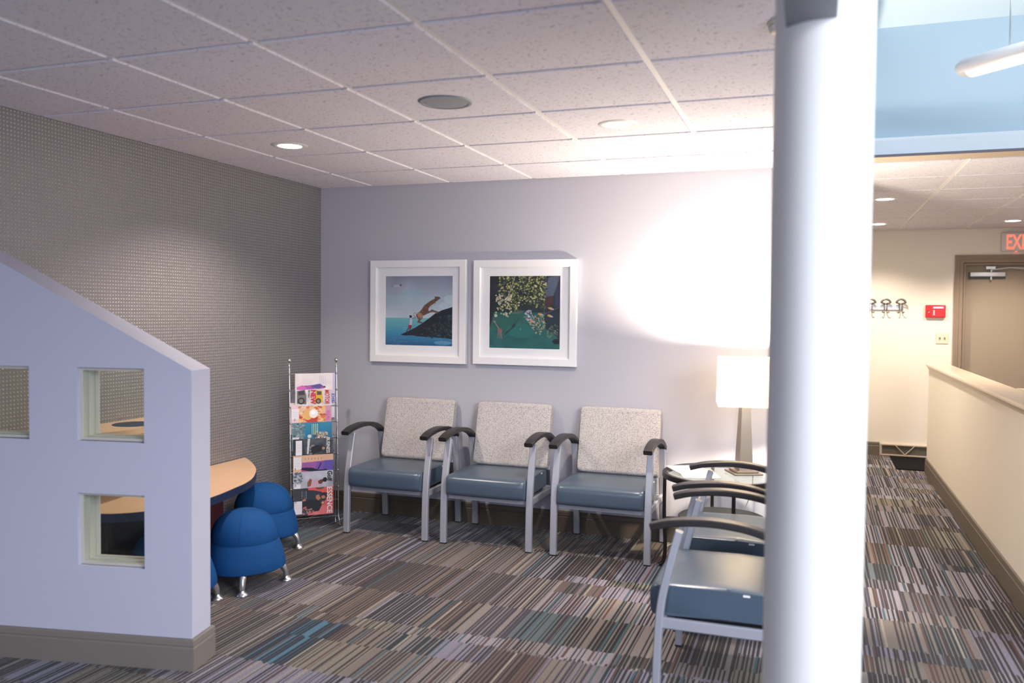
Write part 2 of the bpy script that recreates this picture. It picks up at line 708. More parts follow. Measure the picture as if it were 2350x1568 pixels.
def m_carpet():
    m = bpy.data.materials.new('striped_carpet_tiles')
    m.use_nodes = True
    nt = m.node_tree
    g = G(nt)
    b = nt.nodes['Principled BSDF']
    b.inputs['Roughness'].default_value = 0.95
    b.inputs['Specular IOR Level'].default_value = 0.12
    b.inputs['Sheen Weight'].default_value = 0.15
    tc = nt.nodes.new('ShaderNodeTexCoord')
    s = nt.nodes.new('ShaderNodeSeparateXYZ')
    nt.links.new(tc.outputs['Object'], s.inputs[0])
    x = g.m('ADD', s.outputs['X'], 10.0)
    y = g.m('ADD', s.outputs['Y'], 12.03)   # seam at y=-2.03
    x = g.m('SUBTRACT', x, 0.19)            # seam at x=1.19
    P = 0.25 / 13
    xs = g.m('DIVIDE', x, P)
    st = g.m('FLOOR', xs)
    u = g.m('FRACT', xs)
    yj = g.m('ADD', y, g.m('MULTIPLY', g.m('SUBTRACT', g.wn(g.vec(g.m('FLOOR', g.m('MULTIPLY', xs, 2.0)), 3.3, 1.1)), 0.5), 0.02))
    bx = g.m('FLOOR', g.m('DIVIDE', x, 0.25))
    byf = g.m('DIVIDE', yj, 0.5)
    by = g.m('FLOOR', byf)
    t = g.m('FRACT', byf)
    bx2 = g.m('FLOOR', g.m('DIVIDE', x, 1.0))
    sub = g.m('GREATER_THAN', t, g.m('MULTIPLY_ADD', g.wn(g.vec(bx2, by, 7.7)), 1.5, 0.25))
    sub2 = g.m('LESS_THAN', t, g.m('MULTIPLY_ADD', g.wn(g.vec(bx2, by, 17.7)), 0.8, -0.45))
    band = g.m('ADD', g.m('MULTIPLY', by, 3.0), g.m('ADD', sub, g.m('MULTIPLY', sub2, 2.0)))
    # slow drift of tone over the room: one tuft colour family hands over to the next
    nz = nt.nodes.new('ShaderNodeTexNoise')
    nz.inputs['Scale'].default_value = 0.9
    nz.inputs['Detail'].default_value = 0
    nt.links.new(g.vec(g.m('MULTIPLY', bx, 0.25), g.m('MULTIPLY', band, 0.17), 3.0), nz.inputs['Vector'])
    cell = g.m('FRACT', g.m('ADD', g.m('MULTIPLY', nz.outputs['Fac'], 1.6), g.m('MULTIPLY', g.wn(g.vec(bx, band, 2.2)), 0.55)))
    cell2 = g.wn(g.vec(bx, band, 9.2))
    L = g.ramp(cell, [(0.0, lin('#9c969e')), (0.14, lin('#82786f')), (0.26, lin('#8f8580')), (0.38, lin('#8d8797')), (0.50, lin('#6a5b56')),
                      (0.60, lin('#a5a2aa')), (0.72, lin('#7b7578')), (0.82, lin('#7a6a5d')), (0.90, lin('#5d686d')), (0.93, lin('#8b8372')), (0.97, lin('#9591a0'))])
    D = g.ramp(cell2, [(0.0, lin('#1c191d')), (0.25, lin('#292224')), (0.45, lin('#362f31')), (0.60, lin('#181b21')), (0.72, lin('#312421')),
                       (0.84, lin('#3e3944')), (0.93, lin('#182a31'))])
    isb = g.m('MULTIPLY', g.m('COMPARE', bx, 44.0, 0.1), g.m('COMPARE', by, 19.0, 0.1))
    L = g.mix(isb, L, lin('#4a788e'))
    D = g.mix(isb, D, lin('#1a212c'))
    # width of the dark line: by block, nudged stripe by stripe
    wd = g.m('ADD', g.m('MULTIPLY_ADD', g.wn(g.vec(bx, band, 31.0)), 0.48, 0.34), g.m('MULTIPLY', g.m('SUBTRACT', g.wn(g.vec(st, band, 4.4)), 0.5), 0.45))
    wd = g.m('ADD', wd, g.m('MULTIPLY', isb, 0.25))
    off = g.m('MULTIPLY', g.wn(g.vec(st, band, 6.6)), 0.35)
    dk = g.m('MULTIPLY', g.m('GREATER_THAN', u, off), g.m('LESS_THAN', u, g.m('ADD', off, wd)))
    solid = g.m('GREATER_THAN', g.wn(g.vec(st, band, 12.1)), 0.12)
    c = g.mix(g.m('MULTIPLY', dk, solid), L, D)
    acc = g.ramp(g.wn(g.vec(st, band, 5.5)), [(0.0, lin('#5c4038')), (0.3, lin('#7d7886')), (0.55, lin('#40606a')), (0.7, lin('#a39a8b')), (0.85, lin('#432a2f'))])
    isa = g.m('MULTIPLY', g.m('GREATER_THAN', g.wn(g.vec(st, band, 8.1)), 0.80), g.m('LESS_THAN', u, 0.55))
    c = g.mix(isa, c, acc)
    n = nt.nodes.new('ShaderNodeTexNoise')
    n.inputs['Scale'].default_value = 220
    n.inputs['Detail'].default_value = 2
    nt.links.new(tc.outputs['Object'], n.inputs['Vector'])
    mul = nt.nodes.new('ShaderNodeMix')
    mul.data_type = 'RGBA'
    mul.blend_type = 'MULTIPLY'
    mul.inputs[0].default_value = 1.0
    nt.links.new(c, mul.inputs[6])
    nt.links.new(g.ramp(n.outputs['Fac'], [(0.3, (0.38, 0.38, 0.39)), (0.7, (0.98, 0.98, 1.02))], const=False), mul.inputs[7])
    nt.links.new(mul.outputs[2], b.inputs['Base Color'])
    bp = nt.nodes.new('ShaderNodeBump')
    bp.inputs['Strength'].default_value = 0.5
    bp.inputs['Distance'].default_value = 0.003
    nt.links.new(n.outputs['Fac'], bp.inputs['Height'])
    nt.links.new(bp.outputs['Normal'], b.inputs['Normal'])
    return m


M_carpet = m_carpet()


def m_fabric():
    m = bpy.data.materials.new('speckled_beige_upholstery')
    m.use_nodes = True
    nt = m.node_tree
    g = G(nt)
    b = nt.nodes['Principled BSDF']
    b.inputs['Roughness'].default_value = 0.75
    b.inputs['Specular IOR Level'].default_value = 0.25
    tc = nt.nodes.new('ShaderNodeTexCoord')
    v = nt.nodes.new('ShaderNodeTexVoronoi')
    v.inputs['Scale'].default_value = 200
    v.feature = 'F1'
    n = nt.nodes.new('ShaderNodeTexNoise')
    n.inputs['Scale'].default_value = 110
    n.inputs['Detail'].default_value = 1
    nt.links.new(tc.outputs['Object'], v.inputs['Vector'])
    nt.links.new(tc.outputs['Object'], n.inputs['Vector'])
    f = g.m('ADD', v.outputs['Distance'], g.m('MULTIPLY', g.m('SUBTRACT', n.outputs['Fac'], 0.5), 0.5))
    f = g.ramp(f, [(0.24, (0, 0, 0)), (0.47, (1, 1, 1))], const=False)
    nt.links.new(g.mix(f, (0.20, 0.185, 0.19), (0.54, 0.505, 0.49)), b.inputs['Base Color'])
    bp = nt.nodes.new('ShaderNodeBump')
    bp.inputs['Strength'].default_value = 0.2
    bp.inputs['Distance'].default_value = 0.001
    nt.links.new(f, bp.inputs['Height'])
    nt.links.new(bp.outputs['Normal'], b.inputs['Normal'])
    return m


M_fabric = m_fabric()


def m_wood():
    m = bpy.data.materials.new('maple_laminate')
    m.use_nodes = True
    nt = m.node_tree
    g = G(nt)
    b = nt.nodes['Principled BSDF']
    b.inputs['Roughness'].default_value = 0.4
    tc = nt.nodes.new('ShaderNodeTexCoord')
    mp = nt.nodes.new('ShaderNodeMapping')
    mp.inputs['Scale'].default_value = (60, 4, 10)
    n = nt.nodes.new('ShaderNodeTexNoise')
    n.inputs['Scale'].default_value = 1.5
    n.inputs['Detail'].default_value = 6
    nt.links.new(tc.outputs['Object'], mp.inputs['Vector'])
    nt.links.new(mp.outputs[0], n.inputs['Vector'])
    nt.links.new(g.mix(n.outputs['Fac'], (0.60, 0.38, 0.235), (0.74, 0.50, 0.33)), b.inputs['Base Color'])
    return m


M_wood = m_wood()

# ------------------------------------------------------------------ floor and walls
CZ = 2.39
fl = obj('floor', B(-0.2, 6.8, -9.5, 4.5, -0.05, 0), M_carpet)
fl['kind'] = 'structure'


def struct(name, bm, m, **k):
    o = obj(name, bm, m, **k)
    o['kind'] = 'structure'
    return o


struct('wall_left', B(-0.2, 0, -9.5, 0.2, 0, CZ + 0.1), M_dots)
struct('wall_back', B(0, 3.35, 0, 0.15, 0, CZ + 0.1), M_back)
struct('wall_hall_left', B(3.2, 3.35, 0.15, 4.3, 0, CZ + 0.1), M_cream)
# far wall of the hall with a door opening x 4.90..5.80, z 0..2.03
bm = bmesh.new()
box(bm, 3.2, 4.905, 4.3, 4.45, 0, 2.5)
box(bm, 4.905, 5.81, 4.3, 4.45, 2.03, 2.5)
box(bm, 5.81, 6.8, 4.3, 4.45, 0, 2.5)
struct('wall_far', bm, M_cream)
# right wall with a window opening, wall behind the viewer with a window opening
bm = bmesh.new()
box(bm, 6.6, 6.8, -9.5, -7.6, 0, 3.2)
box(bm, 6.6, 6.8, -4.4, 4.3, 0, 3.2)
box(bm, 6.6, 6.8, -7.6, -4.4, 0, 0.5)
box(bm, 6.6, 6.8, -7.6, -4.4, 2.5, 3.2)
struct('wall_right', bm, M_cream)
bm = bmesh.new()
box(bm, -0.2, 0.4, -9.7, -9.5, 0, 3.2)
box(bm, 4.4, 6.8, -9.7, -9.5, 0, 3.2)
box(bm, 0.4, 4.4, -9.7, -9.5, 0, 0.5)
box(bm, 0.4, 4.4, -9.7, -9.5, 2.5, 3.2)
struct('wall_front', bm, M_cream)
# header across the passage and the blue light well above it
struct('trim_1', B(3.35, 6.6, -0.20, 0.0, CZ, 2.492, bev=0.003), M_fascia)
struct('trim_2', B(3.35, 6.6, -0.215, -0.195, CZ - 0.008, CZ + 0.004), mat('shadow_reveal_metal', (0.08, 0.08, 0.11), 0.5))
struct('trim_3', B(3.35, 6.6, -0.195, 0.0, CZ - 0.006, CZ), M_vent)
struct('wall_blue_well', B(3.53, 6.6, -0.17, 0.0, 2.492, 3.15), M_blue)
struct('wall_blue_side', B(3.43, 3.53, -9.5, -0.17, 2.42, 3.15), M_blue)
struct('ceiling_well', B(3.43, 6.8, -9.5, 0.0, 3.12, 3.2), mat('paint_well_ceiling', (0.60, 0.72, 0.80), 0.7))
# the grey beam that dies into the column
struct('trim_4', B(3.400, 3.512, -9.5, -3.36, 2.15, 2.42, bev=0.002), M_beam)
struct('trim_5', B(3.43, 3.525, -3.28, 0.0, CZ - 0.01, 2.42), M_white)

# ------------------------------------------------------------------ half wall with glass blocks (turned 11 degrees)
hw = thing('partition_wall', 'pale lilac sloping half wall with square glass blocks, in front of the play table', 'partition', (1.108, -2.70, 0), R(11.0) + PI)
# local +x runs from the free end towards the left wall; local -y is ... after the turn the camera side is local +y
sl = 0.511
T = 0.150
ss = [0, 0.208, 0.508, 0.728, 1.028, 1.118]
zz = [0, 0.405, 0.710, 0.926, 1.232]
top = lambda s: 1.228 + sl * s
bm = bmesh.new()
V = {}


def vtx(s, z):
    k = (round(s, 4), round(z, 4))
    if k not in V:
        V[k] = bm.verts.new((s, 0, z))
    return V[k]


holes = {(1, 1), (1, 3), (3, 3)}
fs = []
for i in range(len(ss) - 1):
    a, b = ss[i], ss[i + 1]
    for j in range(3 if i == 0 else 4):
        if (i, j) in holes:
            continue
        fs.append(bm.faces.new([vtx(a, zz[j]), vtx(b, zz[j]), vtx(b, zz[j + 1]), vtx(a, zz[j + 1])]))
    if i == 0:
        fs.append(bm.faces.new([vtx(0, zz[3]), vtx(b, zz[3]), vtx(b, zz[4]), vtx(b, top(b)), vtx(0, top(0))]))
    else:
        fs.append(bm.faces.new([vtx(a, zz[4]), vtx(b, zz[4]), vtx(b, top(b)), vtx(a, top(a))]))
ex = bmesh.ops.extrude_face_region(bm, geom=fs)
for v in [e for e in ex['geom'] if isinstance(e, bmesh.types.BMVert)]:
    v.co.y -= T
obj('wall_panel', bm, M_half, hw)
prof_base = [(0, 0), (0.015, 0), (0.015, 0.092), (0.012, 0.097), (0.012, 0.101), (0.015, 0.104), (0.013, 0.124), (0.008, 0.130), (0, 0.130)]
bm = bmesh.new()
sweep_profile(bm, [(1.09, 0), (0, 0), (0, -T), (1.10, -T)], prof_base)
obj('baseboard', bm, mat('taupe_partition_baseboard', (0.20, 0.175, 0.155), 0.45), hw)


def ringbox(bm, h_out, h_in, y0, y1):
    """square ring (hollow frame) in local xz, centred on the origin"""
    a = [(-h_out, -h_out), (h_out, -h_out), (h_out, h_out), (-h_out, h_out)]
    b = [(-h_in, -h_in), (h_in, -h_in), (h_in, h_in), (-h_in, h_in)]
    va = [[bm.verts.new((p[0], y, p[1])) for p in q] for q in (a, b) for y in (y0, y1)]
    o0, o1, i0, i1 = va
    for i in range(4):
        j = (i + 1) % 4
        bm.faces.new((o0[i], o0[j], o1[j], o1[i]))
        bm.faces.new((i0[i], i0[j], i1[j], i1[i]))
        bm.faces.new((o0[i], o0[j], i0[j], i0[i]))
        bm.faces.new((o1[i], o1[j], i1[j], i1[i]))
    return bm


def glass_block(s, z, first=None):
    # front face of the block sits 14 mm behind the camera-side face (local y = -0.014)
    if first is None:
        bm = bmesh.new()
        ringbox(bm, 0.1505, 0.140, 0.000, -0.010)
        ringbox(bm, 0.1505, 0.143, -0.010, -0.038)
        ringbox(bm, 0.1505, 0.137, -0.038, -0.050)
        ringbox(bm, 0.1505, 0.143, -0.050, -0.085)
        ringbox(bm, 0.1505, 0.138, -0.085, -0.100)
        e = obj('glass_block', bm, M_block, hw)
        p = obj('front_pane', B(-0.140, 0.140, -0.006, -0.004, -0.140, 0.140), M_glass, e)
        p2 = obj('rear_pane', B(-0.138, 0.138, -0.094, -0.092, -0.138, 0.138), M_glass, e)
    else:
        e = first.copy()
        C.objects.link(e)
        e.parent = hw
        for ch in first.children:
            c = ch.copy()
            C.objects.link(c)
            c.parent = e
    e.location = (s, -0.022, z)
    return e


gb = glass_block(0.358, 1.079)
glass_block(0.878, 1.079, gb)
glass_block(0.358, 0.5575, gb)

# ------------------------------------------------------------------ baseboards
prof = [(0, 0), (0.014, 0), (0.014, 0.098), (0.010, 0.103), (0.010, 0.107), (0.013, 0.110), (0.012, 0.132), (0.007, 0.140), (0, 0.140)]
struct('baseboard_left', sweep_profile(bmesh.new(), [(0, -2.80), (0, -0.002)], prof), M_base)
struct('baseboard_back', sweep_profile(bmesh.new(), [(0.0, 0), (3.35, 0)], prof), M_base)
struct('baseboard_far', sweep_profile(bmesh.new(), [(3.35, 4.3), (4.15, 4.3)], prof), M_base_hall)

# hall half wall, cap, counter
struct('wall_hall_half', B(4.488, 4.63, -1.6, 3.28, 0, 0.985), M_cream)
bm = sweep_profile(bmesh.new(), [(4.488, 3.28), (4.488, -1.6)], [(0, 0), (0.014, 0), (0.014, 0.11), (0.010, 0.115), (0.010, 0.12), (0.013, 0.124), (0.010, 0.148), (0, 0.152)])
struct('baseboard_hall', bm, M_base_hall)
bm = bmesh.new()
sweep_profile(bm, [(4.488, 3.285), (4.488, -1.6)], [(-0.155, 1.042), (-0.155, 1.018), (-0.15, 0.985), (0.0, 0.985), (0.004, 0.985), (0.010, 1.000), (0.020, 1.016), (0.028, 1.020), (0.028, 1.030), (0.022, 1.040), (0.012, 1.044), (-0.145, 1.044)])
struct('trim_6', bm, M_cap)
ct = thing('reception_counter', 'cream reception counter top joined to the hall half wall, at the right picture edge', 'counter', (4.65, -1.6, 0))
obj('worktop', B(0, 0.65, 0, 2.05, 1.014, 1.044, bev=0.004), M_cap, ct)
obj('front_panel', B(0.02, 0.60, 0.02, 2.03, 0, 1.014), M_cream, ct)

# ------------------------------------------------------------------ ceilings
ceil = structure('ceiling')
ob = obj('ceiling_deck', B(0, 3.43, -9.5, 0, CZ + 0.004, CZ + 0.03), M_tee, ceil)
TW = 0.012   # half tee width


def tile_mesh(wx, wy):
    bm = bmesh.new()
    zb = CZ - 0.008
    x0, x1, y0, y1 = -wx / 2 + TW, wx / 2 - TW, -wy / 2 + TW, wy / 2 - TW
    e = 0.003
    lo = [bm.verts.new(p) for p in ((x0 + e, y0 + e, -0.008), (x1 - e, y0 + e, -0.008), (x1 - e, y1 - e, -0.008), (x0 + e, y1 - e, -0.008))]
    hi = [bm.verts.new(p) for p in ((x0, y0, 0.003), (x1, y0, 0.003), (x1, y1, 0.003), (x0, y1, 0.003))]
    bm.faces.new(lo)
    bm.faces.new(hi[::-1])
    for i in range(4):
        j = (i + 1) % 4
        bm.faces.new((lo[i], lo[j], hi[j], hi[i]))
    return bm


gx = [0, 0.448, 1.058, 1.668, 2.278, 2.888, 3.43]
gy = [0, -0.573, -1.192, -1.811, -2.430, -3.049, -3.667, -4.286, -4.905, -5.524, -6.143]
cache = {}


def add_tile(parent, x0, x1, y0, y1):
    k = (round(x1 - x0, 3), round(y1 - y0, 3))
    if k not in cache:
        o = obj('ceiling_tile', tile_mesh(*k), M_tile, parent)
        cache[k] = o
    else:
        o = cache[k].copy()
        C.objects.link(o)
        o.parent = parent
    o.location = ((x0 + x1) / 2, (y0 + y1) / 2, CZ)


for i in range(len(gx) - 1):
    for j in range(len(gy) - 1):
        add_tile(ceil, gx[i], gx[i + 1], gy[j + 1], gy[j])
for x in gx[1:-1]:
    obj('ceiling_tee', B(x - TW, x + TW, gy[-1], 0, CZ - 0.001, CZ + 0.006), M_tee, ceil)
for y in gy[1:]:
    obj('cross_tee', B(0, 3.43, y - TW, y + TW, CZ - 0.0005, CZ + 0.006), M_tee, ceil)
obj('wall_angle', B(0, 3.43, -0.02, 0, CZ - 0.002, CZ + 0.006), M_tee, ceil)
obj('wall_angle', B(0, 0.02, gy[-1], 0, CZ - 0.002, CZ + 0.006), M_tee, ceil)
ceil2 = structure('ceiling_hall')
obj('ceiling_deck', B(3.2, 6.8, 0, 4.45, CZ + 0.004, CZ + 0.03), M_tee, ceil2)
hx = [3.35, 3.676, 4.286, 4.899, 5.51, 6.12, 6.6]
hy = [0.0, 0.62, 1.24, 1.86, 2.48, 3.10, 3.72, 4.3]
for i in range(len(hx) - 1):
    for j in range(len(hy) - 1):
        add_tile(ceil2, hx[i], hx[i + 1], hy[j], hy[j + 1])
for x in hx[1:-1]:
    obj('ceiling_tee', B(x - TW, x + TW, 0, 4.3, CZ - 0.001, CZ + 0.006), M_tee, ceil2)
for y in hy[1:-1]:
    obj('cross_tee', B(3.35, 6.6, y - TW, y + TW, CZ - 0.0005, CZ + 0.006), M_tee, ceil2)

# ------------------------------------------------------------------ column
col = thing('round_column', 'white round column in the foreground, running up to the grey beam', 'column', (3.486, -3.30, 0))
bm = bmesh.new()
lathe(bm, [(0, 0), (0.1145, 0), (0.1145, 3.1), (0, 3.1)], 72)
obj('shaft', bm, M_column, col, smooth=True)
bm = bmesh.new()
lathe(bm, [(0.1155, 0.0), (0.1275, 0.0), (0.1275, 0.092), (0.121, 0.10), (0.1275, 0.105), (0.122, 0.13), (0.1155, 0.13)], 64)
obj('base_collar', bm, M_base, col, smooth=True)


# ------------------------------------------------------------------ ceiling fittings
def downlight(x, y, label, power, group, first=None, spot=True, col=(1, 0.87, 0.74)):
    if first is None:
        t = thing('recessed_downlight', label, 'ceiling light', (x, y, CZ), 0, group)
        bm = bmesh.new()
        lathe(bm, [(0.062, -0.009), (0.070, -0.014), (0.092, -0.013), (0.098, -0.008), (0.098, -0.004)], 40)
        obj('trim_ring', bm, M_trim, t, smooth=True)
        bm = bmesh.new()
        lathe(bm, [(0, -0.0175), (0.040, -0.0165), (0.062, -0.0135), (0.0635, -0.0085)], 40)
        obj('lens', bm, M_lens, t, smooth=True)
    else:
        t = copy_tree(first)
        t.location = (x, y, CZ)
        t['label'] = label
        t['group'] = group
    d = bpy.data.lights.new('downlight_beam', 'SPOT')
    d.energy = power
    d.color = col
    d.spot_size = R(130)
    d.spot_blend = 0.7
    d.shadow_soft_size = 0.05
    o = bpy.data.objects.new('downlight_beam', d)
    C.objects.link(o)
    o.location = (x, y, CZ - 0.03)
    return t


LG = 'recessed ceiling downlights over the waiting area'
HG = 'recessed ceiling downlights in the hall'
WL = (1, 0.80, 0.60)
d0 = downlight(0.740, -1.480, 'lit round recessed downlight, the left one, above the magazine rack corner', 110, LG)
downlight(2.572, -1.470, 'lit round recessed downlight, the right one, above the chairs near the lamp', 110, LG, d0)
downlight(3.965, 1.66, 'lit round downlight in the hall ceiling, nearest beside the white column', 130, HG, d0)
downlight(4.04, 3.56, 'lit round downlight at the far end of the hall ceiling, partly behind the column', 130, HG, d0)
downlight(5.193, 3.55, 'lit round downlight in the hall ceiling in front of the exit sign', 130, HG, d0)
downlight(5.2, 1.2, 'round downlight in the hall ceiling above the reception side', 130, HG, d0)

t = thing('ceiling_speaker', 'round grey unlit speaker grille set in a ceiling tile', 'speaker', (1.958, -2.110, CZ))
bm = bmesh.new()
lathe(bm, [(0.098, -0.008), (0.100, -0.0145), (0.112, -0.0145), (0.118, -0.008)], 44)
obj('rim', bm, M_grille, t, smooth=True)
bm = bmesh.new()
lathe(bm, [(0, -0.0165), (0.06, -0.0155), (0.1, -0.012), (0.1, -0.008)], 44)
obj('grille', bm, M_grille, t, smooth=True)
t = thing('smoke_detector', 'white round smoke detector on the ceiling, half hidden by the column top', 'detector', (3.372, -2.70, CZ - 0.008))
bm = bmesh.new()
lathe(bm, [(0, -0.034), (0.028, -0.034), (0.042, -0.028), (0.050, -0.012), (0.055, -0.010), (0.055, 0)], 36)
obj('housing', bm, M_ivory, t, smooth=True)
bm = bmesh.new()
lathe(bm, [(0.044, -0.027), (0.050, -0.020), (0.052, -0.014)], 36)
obj('vent_band', bm, M_trim, t, smooth=True)
t = thing('sprinkler_escutcheon', 'small brass sprinkler cover on the hall ceiling by the exit sign', 'sprinkler', (5.33, 3.32, CZ - 0.008))
bm = bmesh.new()
lathe(bm, [(0, -0.03), (0.012, -0.03), (0.014, -0.012), (0.05, -0.008), (0.055, 0)], 28)
obj('cover', bm, M_brass, t, smooth=True)

# pendant light in the blue well, set at 45 degrees to the room
pl = thing('linear_pendant_light', 'long white linear pendant light hanging under the blue raised ceiling', 'pendant light', (4.10, -0.93, 2.62), R(-45))
bm = bmesh.new()
rings = []
for k, (x, s) in enumerate([(0.0, 0.35), (0.015, 0.7), (0.05, 1.0), (1.25, 1.0), (1.285, 0.7), (1.30, 0.35)]):
    rings.append([(x, s * 0.075 * math.cos(a), 0.03 + s * 0.045 * math.sin(a)) for a in [2 * PI * i / 20 for i in range(20)]])
loft(bm, rings)
obj('housing', bm, mat('pendant_white_metal', (0.50, 0.48, 0.50), 0.4), pl, smooth=True)
bm = bmesh.new()
rings = []
for x in (0.06, 0.07, 1.23, 1.24):
    s = 1.0 if 0.065 < x < 1.235 else 0.7
    rings.append([(x, -0.052 * s * math.cos(a) - 0.012, 0.02 - 0.040 * s * math.sin(a)) for a in [2 * PI * i / 16 for i in range(16)]])
loft(bm, rings)
obj('diffuser', bm, emis('pendant_diffuser_glow', (0.95, 0.97, 1.0), 1.3), pl, smooth=True)
for x in (0.25, 1.05):
    obj('hanger_rod', tube(bmesh.new(), [(x, 0, 0.07), (x, 0, 0.5)], 0.004, 8), M_chrome, pl)
area('pendant_uplight', (4.62, -1.45, 2.74), (4.62, -1.2, 3.1), 1.2, 0.12, 10, (0.90, 0.95, 1.0))

# ------------------------------------------------------------------ waiting room chairs


def cushion(bm, x0, x1, pts, crown=0.012, nx=14):
    """pts: closed side outline (y,z) ; swept in x with rounded, slightly crowned ends"""
    cy = sum(p[0] for p in pts) / len(pts)
    cz = sum(p[1] for p in pts) / len(pts)
    rings = []
    for i in range(nx + 1):
        # denser near ends
        t = i / nx
        u = 0.5 - 0.5 * math.cos(PI * t)
        x = x0 + (x1 - x0) * u
        e = min(u, 1 - u) * (x1 - x0)
        rr = 0.024
        k = 1.0 if e >= rr else math.sqrt(max(0.0, 1 - (1 - e / rr) ** 2))
        inset = (1 - k) * 0.013
        ring = []
        for (y, z) in pts:
            d = Vector((y - cy, z - cz))
            L = d.length
            q = d * ((L - inset) / L) + d * (crown * (1 - (2 * u - 1) ** 2))
            ring.append((x, cy + q.x, cz + q.y))
        rings.append(ring)
    return loft(bm, rings)


def rounded_poly(pts, r, n=5):
    out = []
    N = len(pts)
    for i in range(N):
        p0, p1, p2 = Vector(pts[i - 1]), Vector(pts[i]), Vector(pts[(i + 1) % N])
        a, b = (p0 - p1), (p2 - p1)
        rr = r[i] if isinstance(r, (list, tuple)) else r
        rr = min(rr, a.length * 0.49, b.length * 0.49)
        s, e = p1 + a.normalized() * rr, p1 + b.normalized() * rr
        for k in range(n + 1):
            t = k / n
            q = s * (1 - t) ** 2 + p1 * 2 * t * (1 - t) + e * t * t
            out.append((q.x, q.y))
    return out


def make_chair(label, group):
    t = thing('waiting_room_armchair', label, 'chair', (0, 0, 0), 0, group)
    # seat
    seat_o = rounded_poly([(-0.318, 0.318), (-0.322, 0.442), (-0.02, 0.452), (0.165, 0.440), (0.165, 0.330), (-0.02, 0.322)], [0.03, 0.045, 0.01, 0.02, 0.02, 0.01])
    s = obj('seat', cushion(bmesh.new(), -0.262, 0.262, seat_o, 0.015), M_vinyl, t, smooth=True)
    # backrest, leaning back
    back_o = rounded_poly([(0.125, 0.447), (0.222, 0.864), (0.276, 0.857), (0.190, 0.436)], [0.03, 0.02, 0.03, 0.03])
    obj('backrest', cushion(bmesh.new(), -0.256, 0.270, back_o, 0.012), M_fabric, t, smooth=True)
    bm = bmesh.new()
    box(bm, 0.2545, 0.2635, 0.03, 0.055, 0.428, 0.436)
    obj('care_tag', bm, M_matb, t)
    for sx in (-1, 1):
        x = sx * 0.287
        pts = [(p.y, p.z) for p in bezier([(0, -0.283, 0.008), (0, -0.280, 0.20), (0, -0.268, 0.38), (0, -0.235, 0.54), (0, -0.205, 0.658)], 5)]
        o = obj('leg', bar_yz(bmesh.new(), pts, x, 0.041, 0.029), M_silver, t, smooth=True)
        bm = bmesh.new()
        box(bm, x - 0.019, x + 0.019, -0.297, -0.269, 0, 0.010, bev=0.002)
        obj('foot_cap', bm, M_blackfoot, o)
        pts = [(p.y, p.z) for p in bezier([(0, 0.258, 0.008), (0, 0.248, 0.16), (0, 0.224, 0.36), (0, 0.200, 0.52), (0, 0.182, 0.622)], 5)]
        o = obj('leg', bar_yz(bmesh.new(), pts, x, 0.041, 0.029), M_silver, t, smooth=True)
        bm = bmesh.new()
        box(bm, x - 0.019, x + 0.019, 0.245, 0.273, 0, 0.010, bev=0.002)
        obj('foot_cap', bm, M_blackfoot, o)
        pts = [(p.y, p.z) for p in bezier([(0, -0.312, 0.668), (0, -0.23, 0.690), (0, -0.10, 0.702), (0, 0.03, 0.692), (0, 0.13, 0.664), (0, 0.200, 0.624)], 6)]
        n = len(pts)
        ws = [0.054 + 0.008 * math.sin(PI * min(1, k / (n - 1) * 1.3)) for k in range(n)]
        obj('armrest', bar_yz(bmesh.new(), pts, x, ws, 0.027, 0.005), M_black, t, smooth=True)
        # side rail under the seat
        obj('side_rail', bar_yz(bmesh.new(), [(-0.27, 0.302), (0.225, 0.302)], x - sx * 0.004, 0.020, 0.042), M_silver, t)
        # back upright
        obj('back_upright', bar_yz(bmesh.new(), [(0.196, 0.45), (0.270, 0.80)], sx * 0.20, 0.030, 0.014), M_silver, t)
    bm = bmesh.new()
    box(bm, -0.27, 0.27, 0.205, 0.235, 0.285, 0.320, bev=0.003)
    obj('rear_rail', bm, M_silver, t)
    bm = bmesh.new()
    box(bm, -0.27, 0.27, -0.255, -0.225, 0.285, 0.312, bev=0.003)
    obj('front_rail', bm, M_silver, t)
    bm = bmesh.new()
    box(bm, -0.27, 0.27, 0.185, 0.21, 0.43, 0.46, bev=0.003)
    obj('back_rail', bm, M_silver, t)
    bm = bmesh.new()
    box(bm, -0.235, 0.235, -0.24, 0.16, 0.305, 0.325, bev=0.003)
    obj('seat_pan', bm, M_blackfoot, t)
    return t


CG = 'waiting room armchairs with blue grey seats and speckled backs'
ch = make_chair('leftmost armchair against the back wall, beside the magazine rack', CG)
ch.location = (0.856, -0.293, 0)
for x, y, rz, lab in [
        (1.560, -0.293, 0, 'middle armchair of the three against the back wall, under the framed pictures'),
        (2.292, -0.293, 0, 'right armchair against the back wall, next to the glass side table'),
        (3.218, -2.000, R(-90), 'nearest armchair seen from the side, partly hidden by the column'),
        (3.185, -1.255, R(-90), 'side-on armchair between the glass table and the nearest armchair')]:
    c = copy_tree(ch)
    c.location = (x, y, 0)
    c.rotation_euler = (0, 0, rz)
    c['label'] = lab

# ------------------------------------------------------------------ framed pictures


